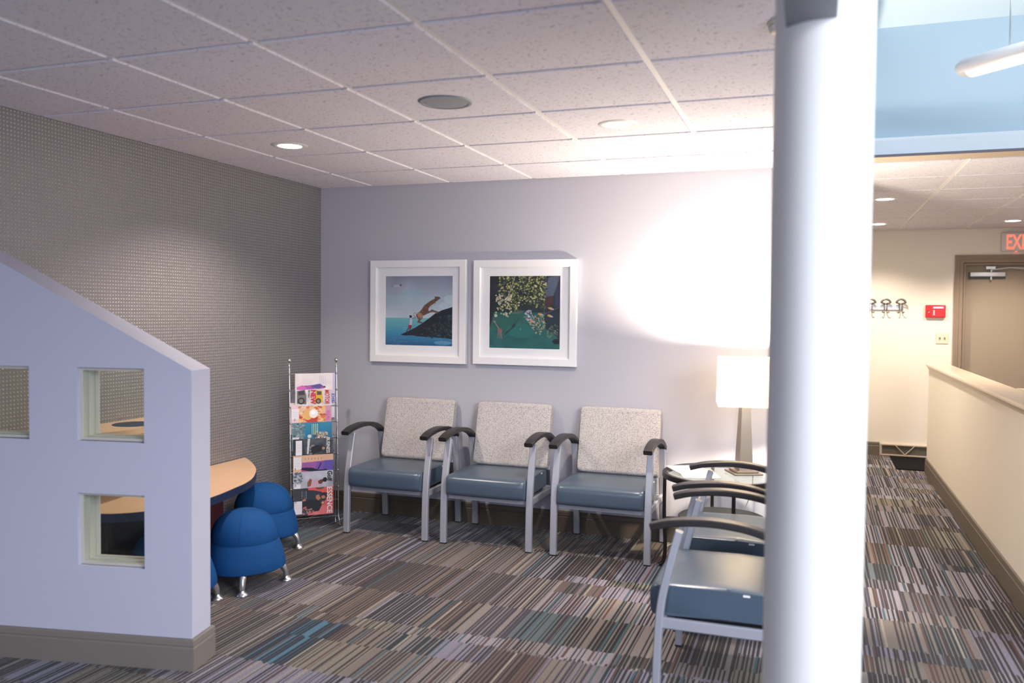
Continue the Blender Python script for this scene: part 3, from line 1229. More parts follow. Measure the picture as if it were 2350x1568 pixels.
def framed(x0, z0, x1, z1, label, cv, px, name='framed_picture'):
    t = thing(name, label, 'picture', (x0, 0, z0), 0, 'framed pictures above the chairs')
    W_, H_ = x1 - x0, z1 - z0
    fw, dp = 0.052, 0.036
    bm = bmesh.new()
    # mitred frame swept: outer rectangle
    prof = [(0, -0.004), (0, -dp), (0.004, -dp - 0.001), (fw - 0.006, -dp), (fw, -dp + 0.004), (fw, -0.012), (fw, -0.004)]
    rings = []
    for cx, cz, sx, sz in [(0, 0, 1, 1), (W_, 0, -1, 1), (W_, H_, -1, -1), (0, H_, 1, -1)]:
        rings.append([(cx + sx * a, b, cz + sz * a) for a, b in prof])
    rings.append(rings[0])
    vs = [[bm.verts.new(p) for p in r] for r in rings[:4]]
    for k in range(4):
        a, b = vs[k], vs[(k + 1) % 4]
        for i in range(len(prof)):
            j = (i + 1) % len(prof)
            bm.faces.new((a[i], a[j], b[j], b[i]))
    obj('frame', bm, M_frame, t)
    a, b, c, d = px   # opening of the mount
    bm = bmesh.new()
    yb = -0.016
    o_ = [(fw - 0.003, fw - 0.003), (W_ - fw + 0.003, fw - 0.003), (W_ - fw + 0.003, H_ - fw + 0.003), (fw - 0.003, H_ - fw + 0.003)]
    i_ = [(a, b), (c, b), (c, d), (a, d)]
    i2 = [(a + .002, b + .002), (c - .002, b + .002), (c - .002, d - .002), (a + .002, d - .002)]
    vo = [bm.verts.new((p[0], yb, p[1])) for p in o_]
    vi = [bm.verts.new((p[0], yb, p[1])) for p in i_]
    v2 = [bm.verts.new((p[0], yb + 0.003, p[1])) for p in i2]
    for i in range(4):
        j = (i + 1) % 4
        bm.faces.new((vo[i], vo[j], vi[j], vi[i]))
        bm.faces.new((vi[i], vi[j], v2[j], v2[i]))
    obj('mount', bm, M_matb, t)
    obj('backing', B(0.01, W_ - 0.01, -0.010, -0.002, 0.01, H_ - 0.01), M_matb, t)
    p = print_mesh('print', cv, c - a, d - b, M_art, t)
    p.location = (a, yb + 0.0035, b)
    obj('glass', B(fw - 0.004, W_ - fw + 0.004, -0.024, -0.022, fw - 0.004, H_ - fw + 0.004), M_picglass, t)
    return t


# print one: sea, dark hill, a spotted animal climbing, a child pushing from below
cv = Canvas(230, 236, '#9aa3b2', 3)
cv.grad(0, 0.30, '#8d8fa3', '#a4b4c2')
cv.grad(0.30, 0.60, '#a0b7c2', '#b9c3cf')
cv.noise((5, 6), 0.02)
cv.ell(0.42, 0.25, 0.16, 0.06, '#93b8bf', 0.5)
cv.ell(0.97, 0.33, 0.10, 0.06, '#c3ccd6', 0.6)
cv.ell(1.0, 0.43, 0.2, 0.07, '#c3ccd6', 0.5)
cv.grad(0.60, 0.80, '#6fb0b4', '#3f8fa8')
cv.grad(0.80, 1.0, '#3f8fb4', '#1f5583')
for k in range(90):
    yy = 0.61 + 0.39 * cv.rng.random()
    xx = cv.rng.random()
    cv.line(xx, yy, xx + 0.1, yy + 0.005, 0.006, ['#8cc4c8', '#2a6f90', '#57a6c2'][k % 3], 0.35)
cv.ell(0.86, 0.95, 0.13, 0.03, '#7fb6cf', 0.5)
hill = [(0.23, 0.845), (0.35, 0.79), (0.46, 0.735), (0.57, 0.665), (0.66, 0.60), (0.75, 0.53), (0.85, 0.485), (0.95, 0.455), (1.01, 0.435), (1.01, 0.895), (0.9, 0.882), (0.7, 0.872), (0.5, 0.865), (0.4, 0.85), (0.3, 0.858)]
mk = cv.poly(hill, '#16202a')
cv.blobs(160, (0.55, 1.0), (0.55, 0.88), (0.006, 0.02), ['#2c4c58', '#1b3640', '#3a6069', '#0f171e'], 0.6, lambda x, y: y > 1.12 - 0.68 * x + 0.02)
for k in range(30):
    x, y = cv.rng.uniform(0.7, 0.98), cv.rng.uniform(0.64, 0.84)
    cv.line(x, y, x + 0.012, y + 0.035, 0.004, '#5c8088', 0.5)
body = '#6a4a3c'
cv.poly([(0.47, 0.55), (0.53, 0.50), (0.585, 0.42), (0.66, 0.365), (0.735, 0.325), (0.755, 0.295), (0.81, 0.30), (0.825, 0.318), (0.78, 0.35), (0.72, 0.40), (0.655, 0.445), (0.645, 0.475), (0.655, 0.505), (0.70, 0.475), (0.73, 0.49), (0.80, 0.51), (0.80, 0.525), (0.75, 0.515), (0.69, 0.515), (0.62, 0.545), (0.56, 0.575), (0.565, 0.60), (0.52, 0.645), (0.56, 0.665), (0.555, 0.678), (0.48, 0.668), (0.50, 0.62), (0.465, 0.58)], body)
cv.line(0.70, 0.50, 0.775, 0.53, 0.010, '#7b5b46')
cv.poly([(0.735, 0.295), (0.742, 0.288), (0.755, 0.315), (0.745, 0.32)], '#2d2325')
cv.ell(0.525, 0.565, 0.045, 0.035, '#a98161', 0.9, 0.7)
cv.blobs(260, (0.48, 0.80), (0.32, 0.62), (0.003, 0.006), ['#3a2520', '#b99472', '#4a2f26'], 0.75, lambda x, y: abs(y - (0.98 - 0.83 * x)) < 0.05 and x < 0.76)
for a in range(18):
    an = a / 17 * 4.4 + 2.0
    cv.ell(0.448 + 0.02 * math.cos(an), 0.555 + 0.024 * math.sin(an), 0.004, 0.004, '#8a6a58')
cv.line(0.45, 0.58, 0.455, 0.60, 0.008, '#8a5a4a')
cv.line(0.405, 0.61, 0.455, 0.592, 0.012, '#8e5c4d')
cv.ell(0.383, 0.582, 0.020, 0.020, '#171419')
cv.poly([(0.375, 0.605), (0.405, 0.605), (0.410, 0.64), (0.40, 0.705), (0.365, 0.70)], '#c9c4d6')
for y in (0.625, 0.65, 0.675):
    cv.line(0.37, y, 0.405, y, 0.006, '#454a86')
cv.poly([(0.355, 0.70), (0.40, 0.702), (0.398, 0.73), (0.375, 0.755), (0.345, 0.748)], '#a3202c')
cv.line(0.352, 0.745, 0.325, 0.795, 0.012, '#3a3038')
cv.line(0.392, 0.73, 0.365, 0.775, 0.012, '#3a3038')
cv.ell(0.165, 0.145, 0.055, 0.020, '#b9b7c6', 0.85)
cv.line(0.09, 0.158, 0.13, 0.14, 0.006, '#4d4757')
cv.ell(0.232, 0.133, 0.014, 0.010, '#4a2b3a')
cv.ell(0.18, 0.18, 0.08, 0.03, '#a9a9ba', 0.4)
framed(0.436, 1.113, 1.186, 1.842, 'white framed print of a spotted animal climbing a dark hill, the left picture', cv, (0.112, 0.120, 0.642, 0.618))

# print two: dark water seen through flowering branches
cv = Canvas(236, 236, '#1f5a56', 8)
cv.grad(0, 0.5, '#1b2028', '#1e3236')
cv.grad(0.5, 1.0, '#1f6058', '#1c5c5c')
cv.noise((8, 8), 0.02)
cv.noise((30, 30), 0.012)
cv.ell(0.30, 0.62, 0.26, 0.10, '#2b6058', 0.6)
cv.ell(0.45, 0.75, 0.20, 0.10, '#17706a', 0.5)
cv.poly([(0.32, 0.52), (0.37, 0.47), (0.52, 0.48), (0.42, 0.52)], '#6b6e63', 0.7)
cv.poly([(0, 0), (0.07, 0), (0.06, 0.55), (0.0, 0.75)], '#20202a', 0.9)
cv.poly([(0.83, 0.45), (1, 0.42), (1, 0.88), (0.93, 0.80), (0.80, 0.72), (0.76, 0.60)], '#1f2430', 0.85)
cv.poly([(0.84, 0.02), (1.0, 0.0), (0.93, 0.2), (0.89, 0.29), (0.76, 0.29), (0.80, 0.16)], '#454d60')
for k in range(12):
    y = 0.03 + k * 0.022
    cv.line(0.78 + 0.002 * k, y + 0.02, 0.97 - 0.005 * k, y - 0.01, 0.005, '#6f7c90', 0.7)
cv.poly([(0.77, 0.29), (0.90, 0.27), (0.90, 0.40), (0.80, 0.42)], '#4b2a2a', 0.8)
cv.poly([(0.93, 0.22), (1.0, 0.05), (1, 0.42), (0.92, 0.42)], '#2b3550', 0.9)
cv.line(0.37, 0.0, 0.24, 0.37, 0.010, '#8c8478')
cv.line(0.32, 0.02, 0.2, 0.12, 0.006, '#7d756a')
cv.line(0.30, 0.28, 0.35, 0.25, 0.008, '#8c8478')
lea = ['#8a8d4c', '#6d7a3c', '#a5a266', '#4d5a35', '#b3ac7c', '#59683a', '#33402c']
cv.blobs(520, (0.10, 0.82), (0.0, 0.52), (0.008, 0.018), lea, 0.9,
         lambda x, y: (0.12 < x < 0.42 and y < 0.50 - 0.15 * abs(x - 0.2)) or (0.36 < x < 0.80 and y < 0.44 and y < 0.2 + 0.35 * x))
cv.blobs(420, (0.10, 0.82), (0.0, 0.48), (0.006, 0.016), ['#1d2520', '#28301f', '#141a1c'], 0.75)
cv.blobs(160, (0.14, 0.78), (0.0, 0.46), (0.006, 0.013), ['#b8b45c', '#a9ab62', '#cfc98a'], 0.85, lambda x, y: y < 0.48 - 0.25 * abs(x - 0.25) or y < 0.2 + 0.3 * x)
cv.blobs(60, (0.08, 0.32), (0.25, 0.56), (0.010, 0.018), ['#c9bfa0', '#b9b08c', '#d0c9b8'], 0.9)
cv.line(0.37, 0.0, 0.24, 0.37, 0.007, '#a39a8c')
cv.blobs(90, (0.50, 0.64), (0.45, 0.66), (0.006, 0.014), ['#c9c2cc', '#a9a2b4', '#8f93a0'], 0.9, lambda x, y: abs(x - 0.57) + abs(y - 0.54) < 0.10)
cv.blobs(220, (0.58, 0.80), (0.50, 0.80), (0.006, 0.013), ['#a5a07a', '#8a8a6a', '#b7b09a', '#4a4f4a'], 0.85, lambda x, y: abs(x - 0.70) / 0.10 + abs(y - 0.65) / 0.16 < 1.2)
cv.blobs(90, (0.82, 0.97), (0.66, 0.84), (0.005, 0.011), ['#6e7a63', '#4c5a50', '#7f8a70'], 0.8, lambda x, y: abs((y - 0.9) + (x - 0.8)) < 0.14)
cv.line(0.70, 0.56, 0.98, 0.43, 0.006, '#6a5f66')
cv.line(0.78, 0.38, 0.78, 0.55, 0.005, '#5d4c48')
for x, y in ((0.865, 0.445), (0.725, 0.525), (0.855, 0.545), (0.61, 0.62)):
    cv.ell(x, y, 0.036, 0.016, '#c98a35', 1, 0.3)
    cv.ell(x + 0.022, y + 0.006, 0.026, 0.010, '#9fa6b4', 1, 0.3)
# wading long-necked animal and its shadow
cv.line(0.075, 0.63, 0.135, 0.72, 0.013, '#9a7a72')
cv.ell(0.075, 0.63, 0.018, 0.008, '#a58a80')
cv.ell(0.155, 0.755, 0.036, 0.030, '#8a5f5c', 1, 0.8)
for a, b_ in ((0.125, 0.855), (0.16, 0.86), (0.185, 0.86)):
    cv.line(0.145 + (a - 0.14) * .6, 0.775, a, b_, 0.010, '#8f6f68')
cv.line(0.23, 0.80, 0.36, 0.69, 0.024, '#1c3b3d', 0.8)
cv.line(0.36, 0.69, 0.43, 0.57, 0.012, '#1c3b3d', 0.8)
cv.ell(0.35, 0.68, 0.035, 0.018, '#33302f', 0.8, -0.8)
cv.ell(0.45, 0.73, 0.012, 0.009, '#7f8a5f')
cv.ell(0.955, 0.89, 0.06, 0.035, '#101820', 0.9)
framed(1.243, 1.118, 1.984, 1.836, 'white framed print of dark green water seen through leafy branches, the right picture', cv, (0.112, 0.112, 0.622, 0.610))

# ------------------------------------------------------------------ magazine rack (turned 45 degrees in the corner)
RX = Vector((0.7071, 0.7071, 0))
rack = thing('magazine_rack', 'tall chrome wire magazine rack standing in the corner of the textured wall', 'magazine rack', (0.310, -0.550, 0), R(45))
# local x across, local -y towards the room
hw_, H = 0.160, 1.125


def ybk(z):
    return 0.082 * z / H


for sx in (-1, 1):
    x = sx * hw_
    pts = bezier([(x + sx * 0.006, -0.020, 0.006), (x, 0.004, 0.07), (x, ybk(0.2), 0.2), (x, ybk(0.7), 0.7), (x, ybk(H), H)], 6)
    p = obj('post', tube(bmesh.new(), pts, 0.0056, 8), M_chrome, rack, smooth='all')
    bm = bmesh.new()
    lathe(bm, [(0, -0.011), (0.010, -0.010), (0.0145, 0), (0.010, 0.011), (0, 0.015)], 16, M=Matrix.Translation((x, ybk(H), H + 0.012)))
    obj('ball_finial', bm, M_chrome, p, smooth='all')
    pts = bezier([(x * 0.98, 0.075, 0.006), (x * 0.98, 0.085, 0.08), (x * 0.98, 0.075, 0.4), (x, ybk(0.75), 0.75)], 6)
    obj('rear_leg', tube(bmesh.new(), pts, 0.004, 8), M_chrome, rack, smooth='all')
tops = [1.045 - 0.1105 * k for k in range(8)]
for k, z in enumerate(tops):
    y = ybk(z)
    bm = bmesh.new()
    tube(bm, [(-hw_, y, z), (hw_, y, z)], 0.003, 8)
    r_ = obj('rung', bm, M_chrome, rack, smooth='all')
    for sx in (-1, 1):
        bm = bmesh.new()
        lathe(bm, [(0, -0.008), (0.008, 0), (0, 0.008)], 10, M=Matrix.Translation((sx * hw_, y - 0.005, z)))
        obj('weld_knob', bm, M_chrome, r_, smooth='all')
    # wire pocket: bottom lip that holds the magazine of this tier
    zb = z - 0.196
    yb = ybk(z) - 0.012
    bm = bmesh.new()
    tube(bm, bezier([(-0.13, ybk(zb) + 0.004, zb - 0.006), (-0.13, yb - 0.010, zb - 0.008), (-0.13, yb - 0.016, zb + 0.008)], 4), 0.002, 6)
    tube(bm, bezier([(0.13, ybk(zb) + 0.004, zb - 0.006), (0.13, yb - 0.010, zb - 0.008), (0.13, yb - 0.016, zb + 0.008)], 4), 0.002, 6)
    tube(bm, [(-hw_, ybk(zb) + 0.004, zb - 0.006), (hw_, ybk(zb) + 0.004, zb - 0.006)], 0.002, 6)
    obj('wire_pocket', bm, M_chrome, rack)

MW, MH = 0.272, 0.190   # width across the rack, height
NX, NY = 150, 104


def address(cv, x0, y0, x1, y1):
    cv.poly([(x0, y0), (x1, y0), (x1, y1), (x0, y1)], '#e6e2ea')
    for k in range(3):
        cv.line(x0 + 0.03, y0 + (y1 - y0) * (0.3 + 0.2 * k), x1 - 0.04, y0 + (y1 - y0) * (0.3 + 0.2 * k), 0.008, '#c3bfca')


def small_print(cv, xs, y0, y1, col, n=10, wd=0.012):
    for x in xs:
        y = y0
        while y < y1:
            L = cv.rng.uniform(0.02, 0.06)
            cv.line(x, y, x, min(y + L, y1), wd, col, 0.8)
            y += L + 0.025


covers = []
# canvas fractions: x 0..1 left to right, y 0..1 top to bottom; visible strip of all but the last is y 0..0.56
c = Canvas(NX, NY, '#ddd3d6', 11)
c.noise((6, 8), 0.02)
small_print(c, (0.62, 0.66, 0.70, 0.75), 0.1, 0.4, '#a99fb0')
c.poly([(0.06, 0.50), (0.20, 0.44), (0.45, 0.42), (0.62, 0.40), (0.70, 0.46), (0.76, 0.50), (0.7, 0.56), (0.3, 0.58), (0.06, 0.60)], '#a04ba0')
c.poly([(0.40, 0.43), (0.62, 0.38), (0.70, 0.46), (0.60, 0.56), (0.42, 0.52)], '#4d3f8c')
c.ell(0.73, 0.50, 0.03, 0.04, '#5a2c28')
c.poly([(0.05, 0.48), (0.2, 0.42), (0.3, 0.55), (0.05, 0.62)], '#c95ab0')
c.poly([(0.94, 0), (1, 0), (1, 1), (0.94, 1)], '#bdb2d4')
covers.append((c, 'white and purple cover magazine on the top tier of the rack', 0.022, []))
c = Canvas(NX, NY, '#cfc8cc', 12)
c.poly([(0, 0), (0.12, 0), (0.12, 1), (0, 1)], '#5a5560')
c.noise((10, 10), 0.04)
c.poly([(0.17, 0.04), (0.36, 0.0), (0.40, 0.2), (0.40, 0.52), (0.17, 0.50)], '#6d6660')
c.ell(0.27, 0.40, 0.09, 0.12, '#1d1b1d')
c.ell(0.27, 0.40, 0.05, 0.07, '#77706c')
c.poly([(0.19, 0.06), (0.34, 0.03), (0.36, 0.18), (0.2, 0.2)], '#2b2a30')
c.poly([(0.63, 0.02), (0.80, 0.06), (0.82, 0.48), (0.62, 0.50)], '#d9a91e')
c.ell(0.70, 0.42, 0.07, 0.10, '#26211b')
c.ell(0.70, 0.42, 0.04, 0.06, '#8c7a50')
c.poly([(0.66, 0.06), (0.78, 0.08), (0.78, 0.2), (0.67, 0.2)], '#4a4436')
c.poly([(0, 0.46), (0.16, 0.46), (0.16, 0.6), (0, 0.6)], '#ddc5cf')
covers.append((c, 'car magazine with a yellow vehicle and red lettering on the second tier', -0.010,
               [('MOTOR', M_txtr, 0.865, 0.003, 0.098, 0.033, 0.0010, 0.12), ('NEW', M_txtr, 0.505, 0.003, 0.098, 0.036, 0.0022, 0), ('MAKES', M_txtk, 0.445, 0.003, 0.050, 0.010, 0.0004, 0)]))
c = Canvas(NX, NY, '#d9b59a', 13)
c.grad(0, 1, '#e0bfae', '#c98f6a')
c.blobs(140, (0.18, 0.85), (0.0, 0.62), (0.02, 0.06), ['#e8a24a', '#d9762f', '#f0c07a', '#b5302a', '#e9d2b4'], 0.85)
c.ell(0.50, 0.42, 0.16, 0.20, '#c2382e')
c.ell(0.42, 0.30, 0.12, 0.20, '#e5b06a')
c.ell(0.56, 0.28, 0.11, 0.16, '#f1eae6')
c.ell(0.55, 0.24, 0.06, 0.07, '#ffffff')
c.poly([(0, 0), (0.18, 0), (0.20, 1), (0, 1)], '#e3c4cf')
address(c, 0.02, 0.10, 0.20, 0.46)
c.poly([(0.85, 0), (1, 0), (1, 1), (0.86, 1)], '#c08aa8', 0.8)
covers.append((c, 'food magazine with a dessert on its pink and orange cover, third tier', -0.008, [('REAL', M_txtp, 0.885, 0.035, 0.07, 0.022, 0.0002, 0)]))
c = Canvas(NX, NY, '#1f7fa6', 14)
c.grad(0, 1, '#2a86a8', '#12608c')
c.poly([(0, 0), (0.32, 0), (0.28, 0.3), (0.34, 1), (0, 1)], '#5d7f8c')
c.blobs(120, (0.0, 0.33), (0, 0.6), (0.01, 0.03), ['#8a9a9c', '#3b5a66', '#b8b8b4', '#6d7f80'], 0.8)
c.blobs(90, (0.55, 0.9), (0.34, 0.6), (0.01, 0.035), ['#c2a78f', '#6b4c40', '#d8cabc', '#3a3030'], 0.85)
c.ell(0.44, 0.50, 0.05, 0.06, '#d8cfc4')
for a in range(40):
    an = a / 40 * 2 * PI
    c.ell(0.58 + 0.12 * math.cos(an), 0.25 + 0.26 * math.sin(an), 0.007, 0.010, '#1a4f7a')
small_print(c, (0.50, 0.545, 0.59, 0.635), 0.08, 0.44, '#d9dc9a', wd=0.02)
address(c, 0.03, 0.52, 0.18, 0.60)
covers.append((c, 'ocean blue cover magazine with yellow lettering, fourth tier', -0.004, []))
c = Canvas(NX, NY, '#2f3440', 15)
c.grad(0, 1, '#4a4d56', '#22262f')
c.noise((8, 10), 0.05)
c.poly([(0, 0), (0.24, 0), (0.30, 0.55), (0.30, 1), (0, 1)], '#2a3038')
c.poly([(0.36, 0), (0.42, 0), (0.38, 0.55), (0.34, 0.55)], '#c9cdd6')
c.blobs(14, (0.4, 0.56), (0.2, 0.6), (0.02, 0.05), ['#6b5f5a', '#8b8d95'], 0.7)
c.poly([(0.45, 0.30), (0.60, 0.24), (0.70, 0.30), (0.70, 0.48), (0.50, 0.56), (0.44, 0.45)], '#17181c')
c.ell(0.75, 0.37, 0.04, 0.05, '#a97f6c')
c.line(0.43, 0.3, 0.50, 0.27, 0.025, '#a97f6c')
address(c, 0.07, 0.06, 0.22, 0.58)
small_print(c, (0.97, 0.99), 0.05, 0.5, '#8f96a4', wd=0.006)
covers.append((c, 'dark cover business magazine with white title, fifth tier', 0.004, [('BUSINESS', M_txtw, 0.825, -0.002, 0.106, 0.024, 0.0006, 0)]))
c = Canvas(NX, NY, '#dcb093', 16)
c.poly([(0.22, 0.26), (1, 0.22), (1, 1), (0.2, 1)], '#7a4fa8')
c.poly([(0.22, 0.26), (0.6, 0.24), (0.5, 0.7), (0.2, 0.7)], '#a05a9c', 0.8)
c.poly([(0.78, 0.22), (1, 0.22), (1, 0.7), (0.7, 0.7)], '#5a4fa8', 0.8)
c.poly([(0.2, 0.55), (0.8, 0.6), (0.8, 0.7), (0.2, 0.7)], '#b55a92', 0.8)
small_print(c, (0.30, 0.38, 0.46, 0.54, 0.62, 0.70), 0.12, 0.18, '#8a5f66', wd=0.02)
c.poly([(0.10, 0.46), (0.30, 0.44), (0.48, 0.46), (0.62, 0.55), (0.75, 0.55), (0.78, 0.60), (0.6, 0.64), (0.4, 0.58), (0.2, 0.52)], '#151730')
c.line(0.60, 0.56, 0.70, 0.30, 0.03, '#1d2044')
c.line(0.70, 0.30, 0.74, 0.24, 0.02, '#9a5f52')
c.ell(0.80, 0.57, 0.04, 0.045, '#2a1416')
address(c, 0.02, 0.06, 0.21, 0.50)
covers.append((c, 'purple and peach magazine with a stretching dancer, sixth tier', 0.002, []))
c = Canvas(NX, NY, '#b3b3c2', 17)
c.grad(0, 1, '#bfc0cf', '#9d9cab')
c.noise((5, 9), 0.03)
c.blobs(50, (0.0, 0.22), (0.0, 0.4), (0.015, 0.04), ['#3a4248', '#6d7880', '#8a939c'], 0.8)
c.poly([(0.38, 0.34), (0.55, 0.28), (0.68, 0.36), (0.66, 0.58), (0.40, 0.6)], '#c6a3b4')
c.poly([(0.35, 0.40), (0.42, 0.26), (0.47, 0.30), (0.44, 0.52), (0.36, 0.56)], '#8a5538')
c.poly([(0.62, 0.36), (0.72, 0.30), (0.78, 0.36), (0.70, 0.48), (0.63, 0.46)], '#6b3a2a')
c.ell(0.79, 0.33, 0.055, 0.085, '#1d1418')
address(c, 0.04, 0.44, 0.19, 0.60)
covers.append((c, 'grey cover sports magazine with black title, seventh tier', 0.000, [('Golf', M_txtk, 0.850, 0.004, 0.070, 0.034, 0.0014, 0)]))
c = Canvas(NX, NY, '#d9535a', 18)
c.grad(0, 1, '#d2504f', '#e07a80')
c.poly([(0, 0), (0.36, 0), (0.42, 0.3), (0.36, 1), (0, 1)], '#3a3c48')
c.noise((8, 10), 0.03)
c.poly([(0.22, 0.06), (0.50, 0.10), (0.70, 0.18), (0.84, 0.34), (0.80, 0.50), (0.62, 0.60), (0.30, 0.55), (0.2, 0.3)], '#2f3642')
c.poly([(0.26, 0.44), (0.60, 0.45), (0.72, 0.62), (0.64, 0.86), (0.34, 0.90), (0.22, 0.7)], '#262a32')
c.poly([(0.56, 0.30), (0.63, 0.26), (0.68, 0.42), (0.62, 0.48), (0.56, 0.40)], '#b9775f')
c.ell(0.745, 0.36, 0.055, 0.07, '#b37560')
c.ell(0.77, 0.28, 0.08, 0.08, '#2a2020', 0.9)
c.ell(0.745, 0.37, 0.045, 0.06, '#b37560')
c.ell(0.74, 0.58, 0.05, 0.07, '#a8604c')
c.ell(0.735, 0.58, 0.02, 0.03, '#d9b09a')
c.poly([(0.22, 0.42), (0.30, 0.38), (0.32, 0.46), (0.24, 0.48)], '#b9775f')
c.poly([(0.24, 0.70), (0.33, 0.66), (0.33, 0.72), (0.25, 0.76)], '#b9775f')
c.blobs(50, (0.2, 0.5), (0.74, 0.95), (0.01, 0.03), ['#b0686a', '#5a4a50', '#d0a09a'], 0.8)
small_print(c, (0.22, 0.27, 0.32), 0.12, 0.38, '#b9bac4', wd=0.012)
c.ell(0.66, 0.0, 0.10, 0.08, '#2a1d14')
c.ell(0.66, 0.0, 0.08, 0.06, '#b39a5a', 0.5)
address(c, 0.03, 0.46, 0.22, 0.93)
covers.append((c, 'coral red cover magazine with white title, fully visible on the lowest tier', 0.000, [('ESSENCE', M_txtw, 0.835, 0.002, 0.180, 0.037, 0.0010, 0)]))

for k, (cv, lab, dx, titles) in enumerate(covers):
    zt = tops[k] + 0.004
    mh = MH if k < 7 else 0.187
    # vertical sheet in front of the leaning posts; every lower one stands in front of the upper one
    y = ybk(tops[k]) - 0.0125
    org = Vector((0.310, -0.550, 0)) + RX * (-hw_ + 0.013 + dx) + Vector((-0.7071, 0.7071, 0)) * y
    t = thing('magazine', lab, 'magazine', (org.x, org.y, zt - mh), R(45), 'magazines in the wire rack')
    bend = lambda u, v: 0.0015 * np.sin(u * 3.0) - 0.0
    mw = MW if k not in (1,) else MW * 0.985
    obj('pages', B(0.001, mw - 0.001, 0.0022, 0.0060, 0.001, mh - 0.001), M_paper, t)
    print_mesh('cover', cv, mw, mh, M_print, t, bend)
    for (s, m_, fx, down, ln, ht_, bo, sh) in titles:
        # lettering reads downward: text x axis -> -z, text y axis -> +x
        text('title_lettering', s, 0.05, m_, t, (fx * mw, -0.0012, mh - down), (R(90), R(90), 0), 0.0002, 1.0, bo, shear=sh, fit=(ln, ht_))
# a second magazine peeking out behind the car magazine
zt = tops[1] - 0.002
y = ybk(tops[1]) - 0.0062
org = Vector((0.310, -0.550, 0)) + RX * (-hw_ + 0.020) + Vector((-0.7071, 0.7071, 0)) * y
t = thing('magazine', 'pale magazine with blue lettering peeking out behind the car magazine', 'magazine', (org.x, org.y, zt - MH), R(45), 'magazines in the wire rack')
cv = Canvas(80, 56, '#c9c3d0', 21)
cv.noise((4, 6), 0.03)
obj('pages', B(0.001, 0.283, 0.0005, 0.0012, 0.001, MH - 0.001), M_paper, t)
print_mesh('cover', cv, 0.284, MH, M_print, t)
text('title_lettering', 'DIE', 0.03, M_txtb, t, (0.264, -0.0008, MH - 0.026), (R(90), R(90), 0), 0.0002, 1.0, 0.0006, fit=(0.062, 0.019))

# ------------------------------------------------------------------ glass side table, lamp
tb = thing('glass_side_table', 'round glass side table with dark metal ring and curved legs, beside the right armchair', 'side table', (2.99, -0.452, 0))
bm = bmesh.new()
lathe(bm, [(0.318, 0.530), (0.343, 0.526), (0.346, 0.532), (0.346, 0.550), (0.342, 0.556), (0.322, 0.556), (0.318, 0.552), (0.318, 0.530)], 80)
obj('top_ring', bm, M_iron, tb, smooth=True)
bm = bmesh.new()
lathe(bm, [(0, 0.545), (0.319, 0.545), (0.319, 0.553), (0, 0.553)], 64)
obj('glass_top', bm, M_tabglass, tb)
for an in (196, 106, 16, 286):
    a = R(an)
    ca, sa = math.cos(a), math.sin(a)
    pts = bezier([(ca * 0.333, sa * 0.333, 0.530), (ca * 0.333, sa * 0.333, 0.3), (ca * 0.325, sa * 0.325, 0.12), (ca * 0.335, sa * 0.335, 0.03), (ca * 0.36, sa * 0.36, 0.008)], 6)
    obj('leg', tube(bmesh.new(), pts, 0.0105, 8), M_iron, tb, smooth='all')
    obj('shelf_arm', tube(bmesh.new(), [(ca * 0.24, sa * 0.24, 0.288), (ca * 0.333, sa * 0.333, 0.288)], 0.005, 8), M_iron, tb)
bm = bmesh.new()
lathe(bm, [(0, 0.283), (0.245, 0.283), (0.25, 0.288), (0.25, 0.296), (0.245, 0.300), (0.236, 0.296), (0, 0.293)], 56)
obj('lower_shelf', bm, M_darkp, tb, smooth=True)

ZT = 0.5565
lp = thing('table_lamp', 'lit table lamp with square white shade and tapered metal base on the glass table', 'lamp', (3.105, -0.42, ZT), 0)
vr = R(-19.7 + 45)
bm = bmesh.new()
box(bm, -0.085, 0.085, -0.085, 0.085, 0, 0.012, bev=0.003, M=Matrix.Rotation(vr, 4, 'Z'))
box(bm, -0.065, 0.065, -0.065, 0.065, 0.012, 0.024, bev=0.003, M=Matrix.Rotation(vr, 4, 'Z'))
obj('foot', bm, M_lampbase, lp)
bm = bmesh.new()
rings = []
for z, h in ((0.024, 0.041), (0.40, 0.026)):
    rings.append([(h * sx, h * sy, z) for sx, sy in ((-1, -1), (1, -1), (1, 1), (-1, 1))])
loft(bm, rings)
bmesh.ops.bevel(bm, geom=bm.edges[:], offset=0.002, segments=2, affect='EDGES')
bm.transform(Matrix.Rotation(vr, 4, 'Z'))
obj('tapered_base', bm, M_lampbase, lp)
obj('socket_stem', tube(bmesh.new(), [(0, 0, 0.40), (0, 0, 0.49)], 0.009, 12), M_brass, lp, smooth='all')
bm = bmesh.new()
lathe(bm, [(0, 0.49), (0.014, 0.49), (0.022, 0.51), (0.032, 0.535), (0.030, 0.56), (0.016, 0.58), (0, 0.584)], 20)
obj('bulb', bm, emis('bulb_glow', (1.0, 0.86, 0.66), 25), lp, smooth='all')
ro = R(-19.7 + 28)
bm = bmesh.new()
hb, ht = 0.163, 0.158
zb_, zt_ = 0.400, 0.672
bo_ = [(hb * sx, hb * sy, zb_) for sx, sy in ((-1, -1), (1, -1), (1, 1), (-1, 1))]
to_ = [(ht * sx, ht * sy, zt_) for sx, sy in ((-1, -1), (1, -1), (1, 1), (-1, 1))]
bi_ = [(p[0] * 0.985, p[1] * 0.985, p[2]) for p in bo_]
ti_ = [(p[0] * 0.985, p[1] * 0.985, p[2]) for p in to_]
vv = [[bm.verts.new(p) for p in q] for q in (bo_, to_, ti_, bi_)]
for a in range(4):
    b_ = (a + 1) % 4
    for i in range(4):
        j = (i + 1) % 4
        bm.faces.new((vv[a][i], vv[a][j], vv[b_][j], vv[b_][i]))
bm.transform(Matrix.Translation((0.006, 0.0, 0)) @ Matrix.Rotation(ro, 4, 'Z'))
